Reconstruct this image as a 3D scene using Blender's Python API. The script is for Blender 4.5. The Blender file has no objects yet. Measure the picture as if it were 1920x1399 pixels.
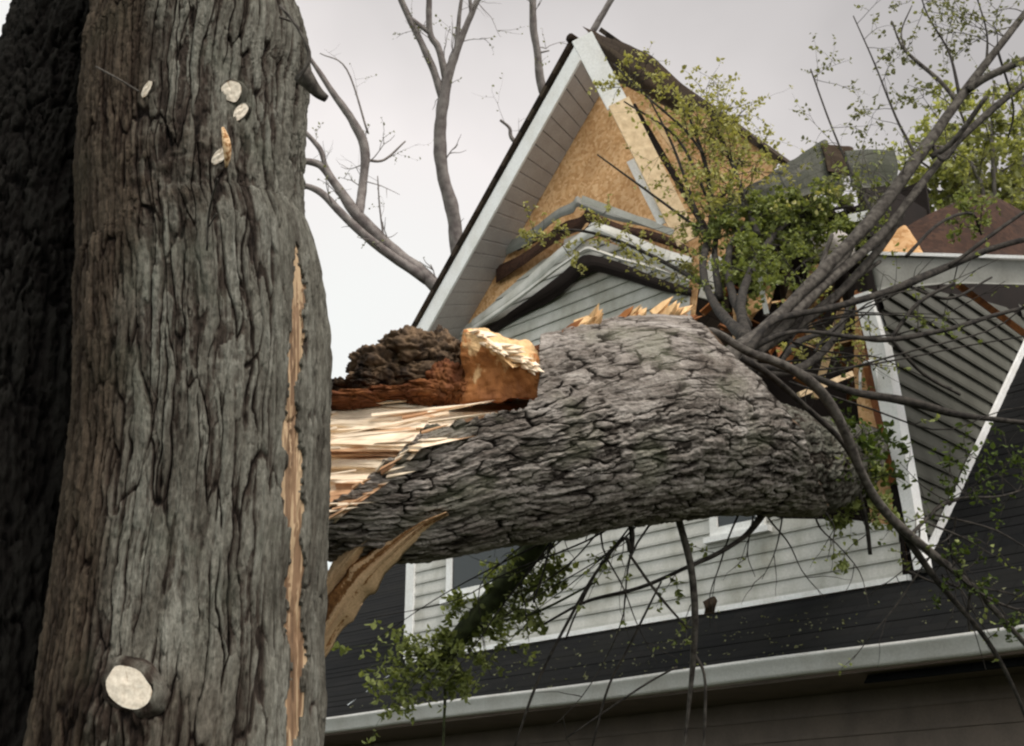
import bpy, math, random
import numpy as np

# ------------------------------------------------------------------ camera, sky, sun, exposure
scene = bpy.context.scene
PITCH = math.atan(0.4)
FPX = 2400.0                                   # focal length in photograph pixels (1920 wide)
CAM = np.array([0.0, 0.0, 1.6])
cd = bpy.data.cameras.new("camera")
cd.sensor_width = 36.0
cd.lens = FPX / 1920.0 * 36.0
cd.clip_start = 0.05
cd.clip_end = 2000.0
cam = bpy.data.objects.new("camera", cd)
cam.location = CAM
cam.rotation_euler = (math.pi / 2 + PITCH, 0, 0)
scene.collection.objects.link(cam)
scene.camera = cam

SUN_AZ = math.radians(146)                     # from +Y (view direction) towards +X (right)
SUN_EL = math.radians(56)
sd = bpy.data.lights.new("sun", 'SUN')
sd.energy = 3.0
sd.angle = math.radians(22)
sd.color = (1.0, 0.95, 0.87)
sun = bpy.data.objects.new("sun", sd)
sun.rotation_euler = (math.pi / 2 - SUN_EL, 0, math.pi - SUN_AZ)
sun.location = (6, -6, 14)
scene.collection.objects.link(sun)

world = bpy.data.worlds.new("World")
scene.world = world
world.use_nodes = True
wn = world.node_tree
wn.nodes.clear()
def wnode(t, **kw):
    n = wn.nodes.new(t)
    for k, v in kw.items():
        setattr(n, k, v)
    return n
sky = wnode('ShaderNodeTexSky', sky_type='NISHITA', sun_disc=False)
sky.sun_elevation = SUN_EL
sky.sun_rotation = SUN_AZ
geo = wnode('ShaderNodeTexCoord')
sep = wnode('ShaderNodeSeparateXYZ')
wn.links.new(geo.outputs['Generated'], sep.inputs[0])
cl = wnode('ShaderNodeTexNoise')
cl.inputs['Scale'].default_value = 2.2
cl.inputs['Detail'].default_value = 5
wn.links.new(geo.outputs['Generated'], cl.inputs['Vector'])
ma = wnode('ShaderNodeMath', operation='MULTIPLY_ADD')      # overcast deck: darker overhead and to the right
wn.links.new(sep.outputs['X'], ma.inputs[0]); ma.inputs[1].default_value = 0.55
wn.links.new(sep.outputs['Z'], ma.inputs[2])
mb = wnode('ShaderNodeMath', operation='MULTIPLY_ADD')
wn.links.new(cl.outputs['Fac'], mb.inputs[0]); mb.inputs[1].default_value = 0.52
wn.links.new(ma.outputs[0], mb.inputs[2])
cr = wnode('ShaderNodeValToRGB')
cr.color_ramp.elements[0].position = 0.48
cr.color_ramp.elements[0].color = (0.90, 0.95, 0.92, 1)
cr.color_ramp.elements[1].position = 1.12
cr.color_ramp.elements[1].color = (0.50, 0.475, 0.465, 1)
e = cr.color_ramp.elements.new(0.78); e.color = (0.90, 0.85, 0.83, 1)
wn.links.new(mb.outputs[0], cr.inputs[0])
sc_ = wnode('ShaderNodeVectorMath', operation='SCALE')
mr = wnode('ShaderNodeMapRange')                           # the veiled sun brightens the deck behind the camera
dt = wnode('ShaderNodeVectorMath', operation='DOT_PRODUCT'); dt.inputs[1].default_value = (0.5, -0.86, 0.0)
wn.links.new(geo.outputs['Generated'], dt.inputs[0])
wn.links.new(dt.outputs['Value'], mr.inputs[0])
mr.inputs[1].default_value = -0.1; mr.inputs[2].default_value = 0.75; mr.inputs[3].default_value = 10.5; mr.inputs[4].default_value = 26.0
wn.links.new(mr.outputs[0], sc_.inputs['Scale'])
wn.links.new(cr.outputs[0], sc_.inputs[0])
mx = wnode('ShaderNodeMix', data_type='RGBA')
mx.inputs[0].default_value = 0.93
wn.links.new(sky.outputs[0], mx.inputs[6]); wn.links.new(sc_.outputs[0], mx.inputs[7])
bg = wnode('ShaderNodeBackground'); bg.inputs[1].default_value = 0.1
wn.links.new(mx.outputs[2], bg.inputs[0])
wo = wnode('ShaderNodeOutputWorld'); wn.links.new(bg.outputs[0], wo.inputs[0])

scene.view_settings.view_transform = 'Standard'
scene.view_settings.look = 'None'
scene.view_settings.exposure = 0.06
scene.view_settings.gamma = 1.0
scene.cycles.filter_width = 2.3
scene.cycles.max_bounces = 6
scene.cycles.use_denoising = True

# ------------------------------------------------------------------ pixel rays and planes
CP, SP = math.cos(PITCH), math.sin(PITCH)
def ray(px, py):
    u = (px - 960.0) / FPX; v = (699.5 - py) / FPX
    return np.array([u, CP - v * SP, SP + v * CP])
def PD(px, py, d):                             # at a distance d along the view axis
    return CAM + d * ray(px, py)
def PY(px, py, Y):                             # on the upright plane y = Y
    r = ray(px, py)
    return CAM + r * (Y / r[1])
def on_plane(px, py, p0, n):
    r = ray(px, py)
    return CAM + r * (np.dot(p0 - CAM, n) / np.dot(r, n))
def project(V):
    q = V - CAM
    d = q[..., 1] * CP + q[..., 2] * SP
    up = -q[..., 1] * SP + q[..., 2] * CP
    return 960 + q[..., 0] / d * FPX, 699.5 - up / d * FPX, d
def nrm(v):
    v = np.asarray(v, float)
    return v / max(1e-9, np.linalg.norm(v))

# house frame
DL = nrm([-2710, 2585, 0])                     # along the gable wall, away to the left
NF = nrm([-2585, -2710, 0])                    # out of the gable wall
DR = -NF                                       # along the right-hand wall, away to the back
NR = -DL                                       # out of the right-hand wall
ZUP = np.array([0, 0, 1.0])
KP = PD(1706, 1066, 9.5)
K0 = np.array([KP[0], KP[1], 0.0])
def HW(t, z, o=0.0):                           # point on the gable wall: t metres left of the corner, o metres out
    return K0 + DL * t + NF * o + ZUP * z
def W(px, py, o=0.0):
    p = on_plane(px, py, K0 + NF * o, NF)
    return float(np.dot(p - K0, DL)), float(p[2])
def HR(s, z, o=0.0):                           # point on the right-hand wall
    return K0 + DR * s + NR * o + ZUP * z
def WR(px, py, o=0.0):
    p = on_plane(px, py, K0 + NR * o, NR)
    return float(np.dot(p - K0, DR)), float(p[2])

# ------------------------------------------------------------------ noise
def _hash(ix, iy, iz, seed):
    h = (ix.astype(np.int64) * 374761393 + iy.astype(np.int64) * 668265263 + iz.astype(np.int64) * 1440662683 + seed * 974711) & 0xFFFFFFFF
    h = ((h ^ (h >> 13)) * 1274126177) & 0xFFFFFFFF
    h = ((h ^ (h >> 16)) * 2246822519) & 0xFFFFFFFF
    return ((h ^ (h >> 15)) & 0xFFFFFF) / float(0xFFFFFF)
def vnoise(x, y, z, seed=0):
    x, y, z = np.broadcast_arrays(np.asarray(x, float), np.asarray(y, float), np.asarray(z, float))
    ix, iy, iz = np.floor(x), np.floor(y), np.floor(z)
    fx, fy, fz = x - ix, y - iy, z - iz
    fx = fx * fx * (3 - 2 * fx); fy = fy * fy * (3 - 2 * fy); fz = fz * fz * (3 - 2 * fz)
    r = 0
    for a in (0, 1):
        wa = fx if a else 1 - fx
        for b in (0, 1):
            wb = fy if b else 1 - fy
            for c in (0, 1):
                wc = fz if c else 1 - fz
                r = r + wa * wb * wc * _hash(ix + a, iy + b, iz + c, seed)
    return r
def fbm(x, y, z, seed=0, octv=4):
    r = 0; a = 0.5; s = 1.0
    for k in range(octv):
        r = r + a * (vnoise(x * s, y * s, z * s, seed + k * 17) - 0.5)
        a *= 0.5; s *= 2.03
    return r
def voro(u, v, nu, seed):                      # u wraps every nu cells
    iu, iv = np.floor(u), np.floor(v)
    F1 = np.full(u.shape, 9.0); F2 = np.full(u.shape, 9.0); cid = np.zeros(u.shape)
    for a in (-1, 0, 1):
        for b in (-1, 0, 1):
            cu, cv = iu + a, iv + b
            cw = np.mod(cu, nu)
            ju = cu + 0.1 + 0.8 * _hash(cw, cv, cw * 0, seed); jv = cv + 0.05 + 0.9 * _hash(cw, cv, cw * 0 + 1, seed)
            d = np.hypot(u - ju, v - jv)
            h = _hash(cw, cv, cw * 0 + 2, seed)
            m = d < F1
            F2 = np.where(m, F1, np.minimum(F2, d)); cid = np.where(m, h, cid); F1 = np.where(m, d, F1)
    return F1, F2, cid
def sstep(a, b, x):
    t = np.clip((x - a) / (b - a), 0, 1)
    return t * t * (3 - 2 * t)

# ------------------------------------------------------------------ object helpers
COL = scene.collection
LOOSE = object()                               # marks a scrap that is a thing of its own
ORIGIN = {}
def thing(name, label, cat, loc, group=None, kind=None):
    o = bpy.data.objects.new(name, None)
    o.empty_display_size = 0.2
    o.location = [float(c) for c in loc]
    COL.objects.link(o)
    o["label"] = label; o["category"] = cat
    if group: o["group"] = group
    if kind: o["kind"] = kind
    ORIGIN[o.name] = np.array([float(c) for c in loc])
    return o
def mesh(name, V, faces, mat, parent=None, attrs=None, smooth=False, uv=None, label=None, mats=None, midx=None):
    """One mesh object from world coordinates. faces: list of index lists, or an (n,4)/(n,3) array."""
    V = np.asarray(V, float).reshape(-1, 3)
    org = np.zeros(3)
    if parent is not None:
        org = ORIGIN[parent.name]
    me = bpy.data.meshes.new(name)
    if isinstance(faces, np.ndarray):
        n, k = faces.shape
        loops = faces.reshape(-1).astype(np.int32)
        starts = np.arange(n, dtype=np.int32) * k
    else:
        loops = np.array([i for f in faces for i in f], dtype=np.int32)
        ks = np.array([len(f) for f in faces], dtype=np.int32)
        n = len(ks)
        starts = np.concatenate([[0], np.cumsum(ks)[:-1]]).astype(np.int32)
    me.vertices.add(len(V)); me.vertices.foreach_set("co", (V - org).astype(np.float32).reshape(-1))
    me.loops.add(len(loops)); me.loops.foreach_set("vertex_index", loops)
    me.polygons.add(n); me.polygons.foreach_set("loop_start", starts)
    me.polygons.foreach_set("use_smooth", np.full(n, bool(smooth)))
    for m in (mats or [mat]):
        me.materials.append(m)
    if midx is not None:
        me.polygons.foreach_set("material_index", np.asarray(midx, dtype=np.int32))
    me.update(calc_edges=True)
    if attrs:
        for an, av in attrs.items():
            at = me.attributes.new(an, 'FLOAT', 'POINT')
            at.data.foreach_set("value", np.asarray(av, np.float32))
    if uv is not None:
        ul = me.uv_layers.new(name="UVMap")
        ul.data.foreach_set("uv", np.asarray(uv, np.float32)[loops].reshape(-1))
    me.validate()
    o = bpy.data.objects.new(name, me)
    COL.objects.link(o)
    if parent is not None:
        o.parent = parent
        ORIGIN[o.name] = org
    else:
        ORIGIN[o.name] = np.zeros(3)
    if label: o["label"] = label
    return o

class MB:
    """Collects shapes for one mesh."""
    def __init__(self):
        self.V = []; self.F = []; self.A = []; self.n = 0
    def add(self, V, F, a=0.5):
        V = np.asarray(V, float).reshape(-1, 3)
        self.V.append(V)
        self.F += [[i + self.n for i in f] for f in F]
        self.A.append(np.full(len(V), a) if np.isscalar(a) else np.asarray(a, float))
        self.n += len(V)
    def hexa(self, a, b, a_=0.5):              # a: 4 corners of one face, b: the opposite four
        self.add(list(a) + list(b), [[0, 1, 2, 3], [7, 6, 5, 4], [0, 4, 5, 1], [1, 5, 6, 2], [2, 6, 7, 3], [3, 7, 4, 0]], a_)
    def slab(self, quad, off, a_=0.5):
        q = [np.asarray(p, float) for p in quad]
        self.hexa(q, [p + off for p in q], a_)
    def tube(self, P, R, ns=7, a_=0.5, cap=True, wob=0.0, seed=0):
        P = np.asarray(P, float); n = len(P)
        R = np.broadcast_to(np.asarray(R, float), (n,))
        T, N, B = frames(P)
        th = np.linspace(0, 2 * np.pi, ns, endpoint=False)
        rr = R[:, None] * np.ones((n, ns))
        if wob:
            rr = rr * (1 + wob * 2 * fbm(np.cos(th)[None] * 1.3 + P[:, 0:1] * 6, np.sin(th)[None] * 1.3 + P[:, 1:2] * 6, P[:, 2:3] * 6, seed, 2))
        V = P[:, None] + rr[..., None] * (np.cos(th)[None, :, None] * N[:, None] + np.sin(th)[None, :, None] * B[:, None])
        F = []
        for i in range(n - 1):
            for j in range(ns):
                k = (j + 1) % ns
                F.append([i * ns + j, i * ns + k, (i + 1) * ns + k, (i + 1) * ns + j])
        if cap:
            F.append(list(range(ns))[::-1]); F.append([(n - 1) * ns + j for j in range(ns)])
        self.add(V.reshape(-1, 3), F, a_)
    def build(self, name, mat, parent=None, smooth=False, label=None):
        return mesh(name, np.concatenate(self.V), self.F, mat, parent, {"tone": np.concatenate(self.A)}, smooth, label=label)

def frames(P):
    n = len(P)
    T = np.gradient(P, axis=0)
    T /= np.maximum(np.linalg.norm(T, axis=1, keepdims=True), 1e-9)
    N = np.zeros_like(P)
    r = np.array([1.0, 0, 0]) if abs(T[0][0]) < 0.8 else np.array([0, 0, 1.0])
    N[0] = nrm(r - T[0] * np.dot(r, T[0]))
    for i in range(1, n):
        v = N[i - 1] - T[i] * np.dot(N[i - 1], T[i])
        N[i] = nrm(v)
    return T, N, np.cross(T, N)
def spline(P, n):                              # Catmull-Rom through rows of P
    P = np.asarray(P, float)
    Q = np.vstack([2 * P[0] - P[1], P, 2 * P[-1] - P[-2]])
    seg = len(P) - 1
    out = []
    for x in np.linspace(0, seg, n):
        i = min(int(x), seg - 1); t = x - i
        a, b, c, d = Q[i], Q[i + 1], Q[i + 2], Q[i + 3]
        out.append(0.5 * (2 * b + (c - a) * t + (2 * a - 5 * b + 4 * c - d) * t * t + (3 * b - a - 3 * c + d) * t ** 3))
    return np.array(out)
def pxpath(pts, n=None):                       # (px, py, distance, radius px) -> world points and radii
    q = spline(pts, n or (len(pts) - 1) * 6 + 1)
    P = np.array([PD(a, b, d) for a, b, d, r in q])
    R = np.array([max(0.0015, r * d / FPX) for a, b, d, r in q])
    return P, R

# ------------------------------------------------------------------ materials
def mat(name, rough=0.8):
    m = bpy.data.materials.new(name); m.use_nodes = True
    nt = m.node_tree; b = nt.nodes["Principled BSDF"]
    b.inputs["Roughness"].default_value = rough
    b.inputs["Specular IOR Level"].default_value = 0.25
    return m, nt, b
def nd(nt, t, **kw):
    n = nt.nodes.new(t)
    for k, v in kw.items(): setattr(n, k, v)
    return n
def tex_noise(nt, scale, detail=5, stretch=(1, 1, 1), rough=0.55, coord='Object'):
    tc = nd(nt, 'ShaderNodeTexCoord'); mp = nd(nt, 'ShaderNodeMapping')
    mp.inputs['Scale'].default_value = stretch
    nt.links.new(tc.outputs[coord], mp.inputs[0])
    n = nd(nt, 'ShaderNodeTexNoise')
    n.inputs['Scale'].default_value = scale; n.inputs['Detail'].default_value = detail; n.inputs['Roughness'].default_value = rough
    nt.links.new(mp.outputs[0], n.inputs['Vector'])
    return n
def ramp(nt, src, stops):
    r = nd(nt, 'ShaderNodeValToRGB')
    while len(r.color_ramp.elements) < len(stops): r.color_ramp.elements.new(0.5)
    for el, (p, c) in zip(r.color_ramp.elements, stops):
        el.position = p; el.color = (*c, 1)
    nt.links.new(src, r.inputs[0])
    return r
def mixc(nt, fac, a, b, blend='MIX'):
    m = nd(nt, 'ShaderNodeMix', data_type='RGBA', blend_type=blend)
    if isinstance(fac, (int, float)): m.inputs[0].default_value = fac
    else: nt.links.new(fac, m.inputs[0])
    for s, i in ((a, 6), (b, 7)):
        if isinstance(s, tuple): m.inputs[i].default_value = (*s, 1)
        else: nt.links.new(s, m.inputs[i])
    return m.outputs[2]
def attr(nt, name):
    a = nd(nt, 'ShaderNodeAttribute'); a.attribute_name = name
    return a.outputs['Fac']
def bump(nt, b, src, strength=0.3, dist=0.01):
    n = nd(nt, 'ShaderNodeBump'); n.inputs['Strength'].default_value = strength; n.inputs['Distance'].default_value = dist
    nt.links.new(src, n.inputs['Height']); nt.links.new(n.outputs[0], b.inputs['Normal'])

def bark_mat(name, deep, low, high, lichen, fine=70, axis=(1, 1, 0.25), lich=0.55):
    m, nt, b = mat(name, 0.95)
    b.inputs["Specular IOR Level"].default_value = 0.12
    n1 = tex_noise(nt, 11, 7, axis, 0.65); n2 = tex_noise(nt, fine, 6, axis, 0.65); n3 = tex_noise(nt, 3.1, 5); n4 = tex_noise(nt, 210, 4, axis, 0.7)
    c = ramp(nt, attr(nt, "plate"), [(0.16, deep), (0.42, low), (0.66, high)]).outputs[0]
    f = ramp(nt, n1.outputs['Fac'], [(0.34, (0.42, 0.38, 0.35)), (0.5, (0.95, 0.93, 0.9)), (0.68, (1.35, 1.36, 1.36))]).outputs[0]
    c = mixc(nt, 0.9, c, f, 'MULTIPLY')
    f2 = ramp(nt, n2.outputs['Fac'], [(0.32, (0.45, 0.42, 0.4)), (0.5, (1, 1, 1)), (0.7, (1.5, 1.5, 1.5))]).outputs[0]
    c = mixc(nt, 0.8, c, f2, 'MULTIPLY')
    f3 = ramp(nt, n4.outputs['Fac'], [(0.3, (0.6, 0.6, 0.6)), (0.7, (1.35, 1.35, 1.35))]).outputs[0]
    c = mixc(nt, 0.7, c, f3, 'MULTIPLY')
    lm = ramp(nt, n3.outputs['Fac'], [(lich, (0, 0, 0)), (lich + 0.12, (0.8, 0.8, 0.8))]).outputs[0]
    c = mixc(nt, lm, c, mixc(nt, 0.5, c, lichen))
    da = attr(nt, "damp")                       # brown bark without lichen, and shade painted on the trunk's left side
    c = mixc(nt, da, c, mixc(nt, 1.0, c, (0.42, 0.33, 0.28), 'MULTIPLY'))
    nt.links.new(c, b.inputs['Base Color'])
    bump(nt, b, n2.outputs['Fac'], 0.9, 0.014)
    b2 = nd(nt, 'ShaderNodeBump'); b2.inputs['Strength'].default_value = 0.7; b2.inputs['Distance'].default_value = 0.006
    nt.links.new(n4.outputs['Fac'], b2.inputs['Height'])
    nt.links.new(b.inputs['Normal'].links[0].from_socket, b2.inputs['Normal'])
    nt.links.new(b2.outputs[0], b.inputs['Normal'])
    return m
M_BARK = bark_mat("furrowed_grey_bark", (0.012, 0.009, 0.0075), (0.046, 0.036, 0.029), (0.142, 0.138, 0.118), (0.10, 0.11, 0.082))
M_BARKD = bark_mat("shadow_dark_bark", (0.0025, 0.002, 0.0016), (0.006, 0.0047, 0.004), (0.012, 0.011, 0.0095), (0.008, 0.011, 0.007), lich=0.7)  # shadow over the second stem, put into a near-black bark colour
M_BARKF = bark_mat("pale_grey_bark", (0.016, 0.012, 0.010), (0.068, 0.058, 0.051), (0.29, 0.262, 0.24), (0.15, 0.16, 0.10), axis=(0.3, 1, 1), lich=0.53)
def branch_mat(name, a, b_, s=30):
    m, nt, b = mat(name, 0.9)
    n = tex_noise(nt, s, 5)
    c = ramp(nt, n.outputs['Fac'], [(0.35, a), (0.65, b_)]).outputs[0]
    nt.links.new(c, b.inputs['Base Color']); bump(nt, b, n.outputs['Fac'], 0.5, 0.01)
    return m
M_BRANCH = branch_mat("grey_branch_bark", (0.026, 0.021, 0.018), (0.105, 0.093, 0.08))
M_TWIG = branch_mat("dark_twig_bark", (0.012, 0.010, 0.009), (0.05, 0.043, 0.036))
M_MOSS = branch_mat("mossy_bark", (0.03, 0.032, 0.016), (0.075, 0.09, 0.04), 22)
M_FAR = branch_mat("far_branch_bark", (0.12, 0.10, 0.095), (0.23, 0.205, 0.19), 8)
M_BURL = branch_mat("rotten_brown_wood", (0.016, 0.011, 0.009), (0.17, 0.11, 0.065), 15)

def wood_mat(name, dark, mid, pale, sc=14, stretch=(0.22, 1, 1), bmp=0.5, k=5):
    m, nt, b = mat(name, 0.75)
    n = tex_noise(nt, sc, 6, stretch, 0.6)
    n2 = tex_noise(nt, sc * k, 4, stretch)
    ad = nd(nt, 'ShaderNodeMath', operation='ADD')
    nt.links.new(n.outputs['Fac'], ad.inputs[0]); nt.links.new(attr(nt, "tone"), ad.inputs[1])
    c = ramp(nt, ad.outputs[0], [(0.55, dark), (0.95, mid), (1.35, pale)])
    sc2 = nd(nt, 'ShaderNodeMath', operation='MULTIPLY'); sc2.inputs[1].default_value = 0.68
    nt.links.new(ad.outputs[0], sc2.inputs[0]); nt.links.new(sc2.outputs[0], c.inputs[0])
    for el in c.color_ramp.elements: el.position *= 0.68
    f = ramp(nt, n2.outputs['Fac'], [(0.3, (0.72, 0.66, 0.6)), (0.7, (1.15, 1.15, 1.15))]).outputs[0]
    nt.links.new(mixc(nt, 0.7, c.outputs[0], f, 'MULTIPLY'), b.inputs['Base Color'])
    bump(nt, b, n2.outputs['Fac'], bmp, 0.01)
    return m
M_WOOD = wood_mat("fresh_split_wood", (0.30, 0.125, 0.05), (0.66, 0.42, 0.25), (0.9, 0.77, 0.60), 11, (0.2, 1, 1), 0.35, 3)
M_HEART = wood_mat("orange_heartwood", (0.12, 0.038, 0.012), (0.36, 0.145, 0.045), (0.72, 0.48, 0.25), 10, (1, 1, 0.4))
M_STRIPWOOD = wood_mat("stripped_trunk_wood", (0.045, 0.027, 0.017), (0.21, 0.13, 0.075), (0.40, 0.29, 0.18), 16, (1, 1, 0.07))
M_PEEL = wood_mat("peeled_inner_bark", (0.11, 0.045, 0.016), (0.33, 0.165, 0.06), (0.66, 0.46, 0.27), 55, (1, 1, 1), 0.3, 2)
M_CUT = wood_mat("pale_cut_wood", (0.3, 0.21, 0.13), (0.55, 0.46, 0.36), (0.70, 0.63, 0.53), 20, (1, 1, 1), 0.12)
M_STUD = wood_mat("weathered_lumber", (0.42, 0.26, 0.13), (0.55, 0.39, 0.22), (0.68, 0.52, 0.33), 8, (0.5, 0.5, 0.5))

def paint_mat(name, col, dirt, amount=0.45, rough=0.55, sc=5):
    m, nt, b = mat(name, rough)
    n = tex_noise(nt, sc, 6, (1, 1, 0.6)); n2 = tex_noise(nt, 60, 3)
    f = ramp(nt, n.outputs['Fac'], [(0.42, (0, 0, 0)), (0.72, (1, 1, 1))]).outputs[0]
    fm = nd(nt, 'ShaderNodeMath', operation='MULTIPLY'); fm.inputs[1].default_value = amount
    nt.links.new(f, fm.inputs[0])
    c = mixc(nt, fm.outputs[0], col, dirt)
    f2 = ramp(nt, n2.outputs['Fac'], [(0.3, (0.88, 0.88, 0.88)), (0.7, (1.06, 1.06, 1.06))]).outputs[0]
    nt.links.new(mixc(nt, 1.0, c, f2, 'MULTIPLY'), b.inputs['Base Color'])
    bump(nt, b, n2.outputs['Fac'], 0.12, 0.004)
    return m
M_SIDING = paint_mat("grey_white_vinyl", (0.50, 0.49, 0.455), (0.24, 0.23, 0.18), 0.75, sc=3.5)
M_SIDINGR = paint_mat("shade_grey_vinyl", (0.095, 0.094, 0.077), (0.05, 0.048, 0.038), 0.6)  # darker copy of the siding, the side wall's shade in its colour
M_TRIM = paint_mat("white_trim_paint", (0.80, 0.80, 0.79), (0.5, 0.46, 0.38), 0.35)
M_SOFFIT = paint_mat("grey_soffit", (0.42, 0.385, 0.365), (0.3, 0.26, 0.23), 0.5)
M_SOFFITD = paint_mat("dull_grey_eave", (0.20, 0.2, 0.18), (0.11, 0.105, 0.09), 0.6)
M_BROWN = paint_mat("dark_brown_boards", (0.15, 0.115, 0.095), (0.08, 0.064, 0.056), 0.6)
M_DARKIN = paint_mat("dark_felt_and_shade", (0.014, 0.009, 0.007), (0.006, 0.004, 0.003), 0.7, 0.9)  # near-black felt colour that also carries the shade of hole and eave
M_GUTTER = paint_mat("white_gutter_metal", (0.58, 0.57, 0.55), (0.33, 0.30, 0.26), 0.5, 0.4, 3)
M_GLASS, _nt, _b = mat("window_glass", 0.06)
_b.inputs['Base Color'].default_value = (0.018, 0.022, 0.024, 1); _b.inputs['Specular IOR Level'].default_value = 0.6

def osb_mat(name, a, b_, c_):
    m, nt, b = mat(name, 0.85)
    tc = nd(nt, 'ShaderNodeTexCoord')
    v = nd(nt, 'ShaderNodeTexVoronoi'); v.inputs['Scale'].default_value = 34
    wv = nd(nt, 'ShaderNodeTexNoise'); wv.inputs['Scale'].default_value = 7
    nt.links.new(tc.outputs['Object'], wv.inputs['Vector'])
    mm = nd(nt, 'ShaderNodeVectorMath', operation='MULTIPLY_ADD'); mm.inputs[1].default_value = (0.07, 0.07, 0.07)
    nt.links.new(wv.outputs['Color'], mm.inputs[0]); nt.links.new(tc.outputs['Object'], mm.inputs[2])
    nt.links.new(mm.outputs[0], v.inputs['Vector'])
    n = tex_noise(nt, 2.2, 5)
    sp = nd(nt, 'ShaderNodeSeparateColor'); nt.links.new(v.outputs['Color'], sp.inputs[0])
    c = ramp(nt, sp.outputs[0], [(0.1, a), (0.5, b_), (0.95, c_)]).outputs[0]
    f = ramp(nt, n.outputs['Fac'], [(0.34, (0.72, 0.68, 0.62)), (0.62, (1.1, 1.1, 1.1))]).outputs[0]
    nt.links.new(mixc(nt, 0.9, c, f, 'MULTIPLY'), b.inputs['Base Color'])
    bump(nt, b, sp.outputs[0], 0.3, 0.004)
    return m
M_OSB = osb_mat("orange_sheathing", (0.45, 0.245, 0.105), (0.57, 0.335, 0.16), (0.65, 0.42, 0.23))
M_OSBD = osb_mat("reddish_brown_decking", (0.026, 0.011, 0.006), (0.038, 0.016, 0.009), (0.052, 0.024, 0.013))

def shingle_mat(name, a, b_, warm):
    m, nt, b = mat(name, 0.95)
    b.inputs['Specular IOR Level'].default_value = 0.1
    uv = nd(nt, 'ShaderNodeUVMap'); uv.uv_map = "UVMap"
    br = nd(nt, 'ShaderNodeTexBrick'); br.offset = 0.5
    br.inputs['Color1'].default_value = (*a, 1); br.inputs['Color2'].default_value = (*b_, 1); br.inputs['Mortar'].default_value = (a[0] * .35, a[1] * .35, a[2] * .35, 1)
    br.inputs['Scale'].default_value = 1.0; br.inputs['Brick Width'].default_value = 0.3; br.inputs['Row Height'].default_value = 0.135; br.inputs['Mortar Size'].default_value = 0.004
    nt.links.new(uv.outputs[0], br.inputs['Vector'])
    n = tex_noise(nt, 90, 3); n2 = tex_noise(nt, 2.0, 5)
    f = ramp(nt, n.outputs['Fac'], [(0.3, (0.6, 0.6, 0.6)), (0.7, (1.35, 1.35, 1.35))]).outputs[0]
    c = mixc(nt, 0.8, br.outputs[0], f, 'MULTIPLY')
    c = mixc(nt, ramp(nt, n2.outputs['Fac'], [(0.45, (0, 0, 0)), (0.7, (0.6, 0.6, 0.6))]).outputs[0], c, warm)
    nt.links.new(c, b.inputs['Base Color']); bump(nt, b, n.outputs['Fac'], 0.4, 0.006)
    return m
M_SHINGLE = shingle_mat("charcoal_shingles", (0.006, 0.0065, 0.007), (0.010, 0.010, 0.010), (0.009, 0.009, 0.008))
M_SHINGLEB = shingle_mat("brown_black_shingles", (0.035, 0.026, 0.02), (0.055, 0.042, 0.03), (0.05, 0.03, 0.018))
M_SHINGLEG = shingle_mat("weathered_grey_shingles", (0.08, 0.08, 0.07), (0.12, 0.115, 0.1), (0.05, 0.055, 0.035))

def leaf_mat(name, a, b_, c_, tr=0.35):
    m = bpy.data.materials.new(name); m.use_nodes = True
    nt = m.node_tree; nt.nodes.clear()
    c = ramp(nt, attr(nt, "tone"), [(0.0, a), (0.5, b_), (1.0, c_)]).outputs[0]
    d = nd(nt, 'ShaderNodeBsdfPrincipled'); d.inputs['Roughness'].default_value = 0.75; d.inputs['Specular IOR Level'].default_value = 0.15
    t = nd(nt, 'ShaderNodeBsdfTranslucent')
    nt.links.new(c, d.inputs['Base Color'])
    nt.links.new(mixc(nt, 1.0, c, (1.5, 1.5, 0.7), 'MULTIPLY'), t.inputs[0])
    mxs = nd(nt, 'ShaderNodeMixShader'); mxs.inputs[0].default_value = tr
    nt.links.new(d.outputs[0], mxs.inputs[1]); nt.links.new(t.outputs[0], mxs.inputs[2])
    o = nd(nt, 'ShaderNodeOutputMaterial'); nt.links.new(mxs.outputs[0], o.inputs[0])
    return m
M_LEAF = leaf_mat("fresh_green_leaves", (0.075, 0.09, 0.03), (0.18, 0.21, 0.075), (0.33, 0.36, 0.15))
M_LEAFY = leaf_mat("yellow_green_young_leaves", (0.20, 0.19, 0.07), (0.34, 0.325, 0.135), (0.50, 0.47, 0.24))
M_LEAFD = leaf_mat("dark_green_leaves", (0.025, 0.035, 0.01), (0.055, 0.08, 0.02), (0.11, 0.15, 0.035))
M_LEAFS = leaf_mat("small_grey_green_leaves", (0.1, 0.105, 0.07), (0.17, 0.175, 0.105), (0.26, 0.265, 0.15))
M_LEAFB = leaf_mat("pale_olive_crown", (0.17, 0.18, 0.08), (0.29, 0.30, 0.14), (0.42, 0.42, 0.22), 0.5)

gm, nt, b = mat("lawn_grass", 0.95)
n = tex_noise(nt, 1.5, 8)
nt.links.new(ramp(nt, n.outputs['Fac'], [(0.35, (0.015, 0.02, 0.008)), (0.65, (0.035, 0.045, 0.016))]).outputs[0], b.inputs['Base Color'])
M_GROUND = gm

# ------------------------------------------------------------------ ground
g = mesh("ground", [(-300, -300, 0), (300, -300, 0), (300, 300, 0), (-300, 300, 0)], [[0, 1, 2, 3]], M_GROUND)
g["kind"] = "structure"

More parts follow.
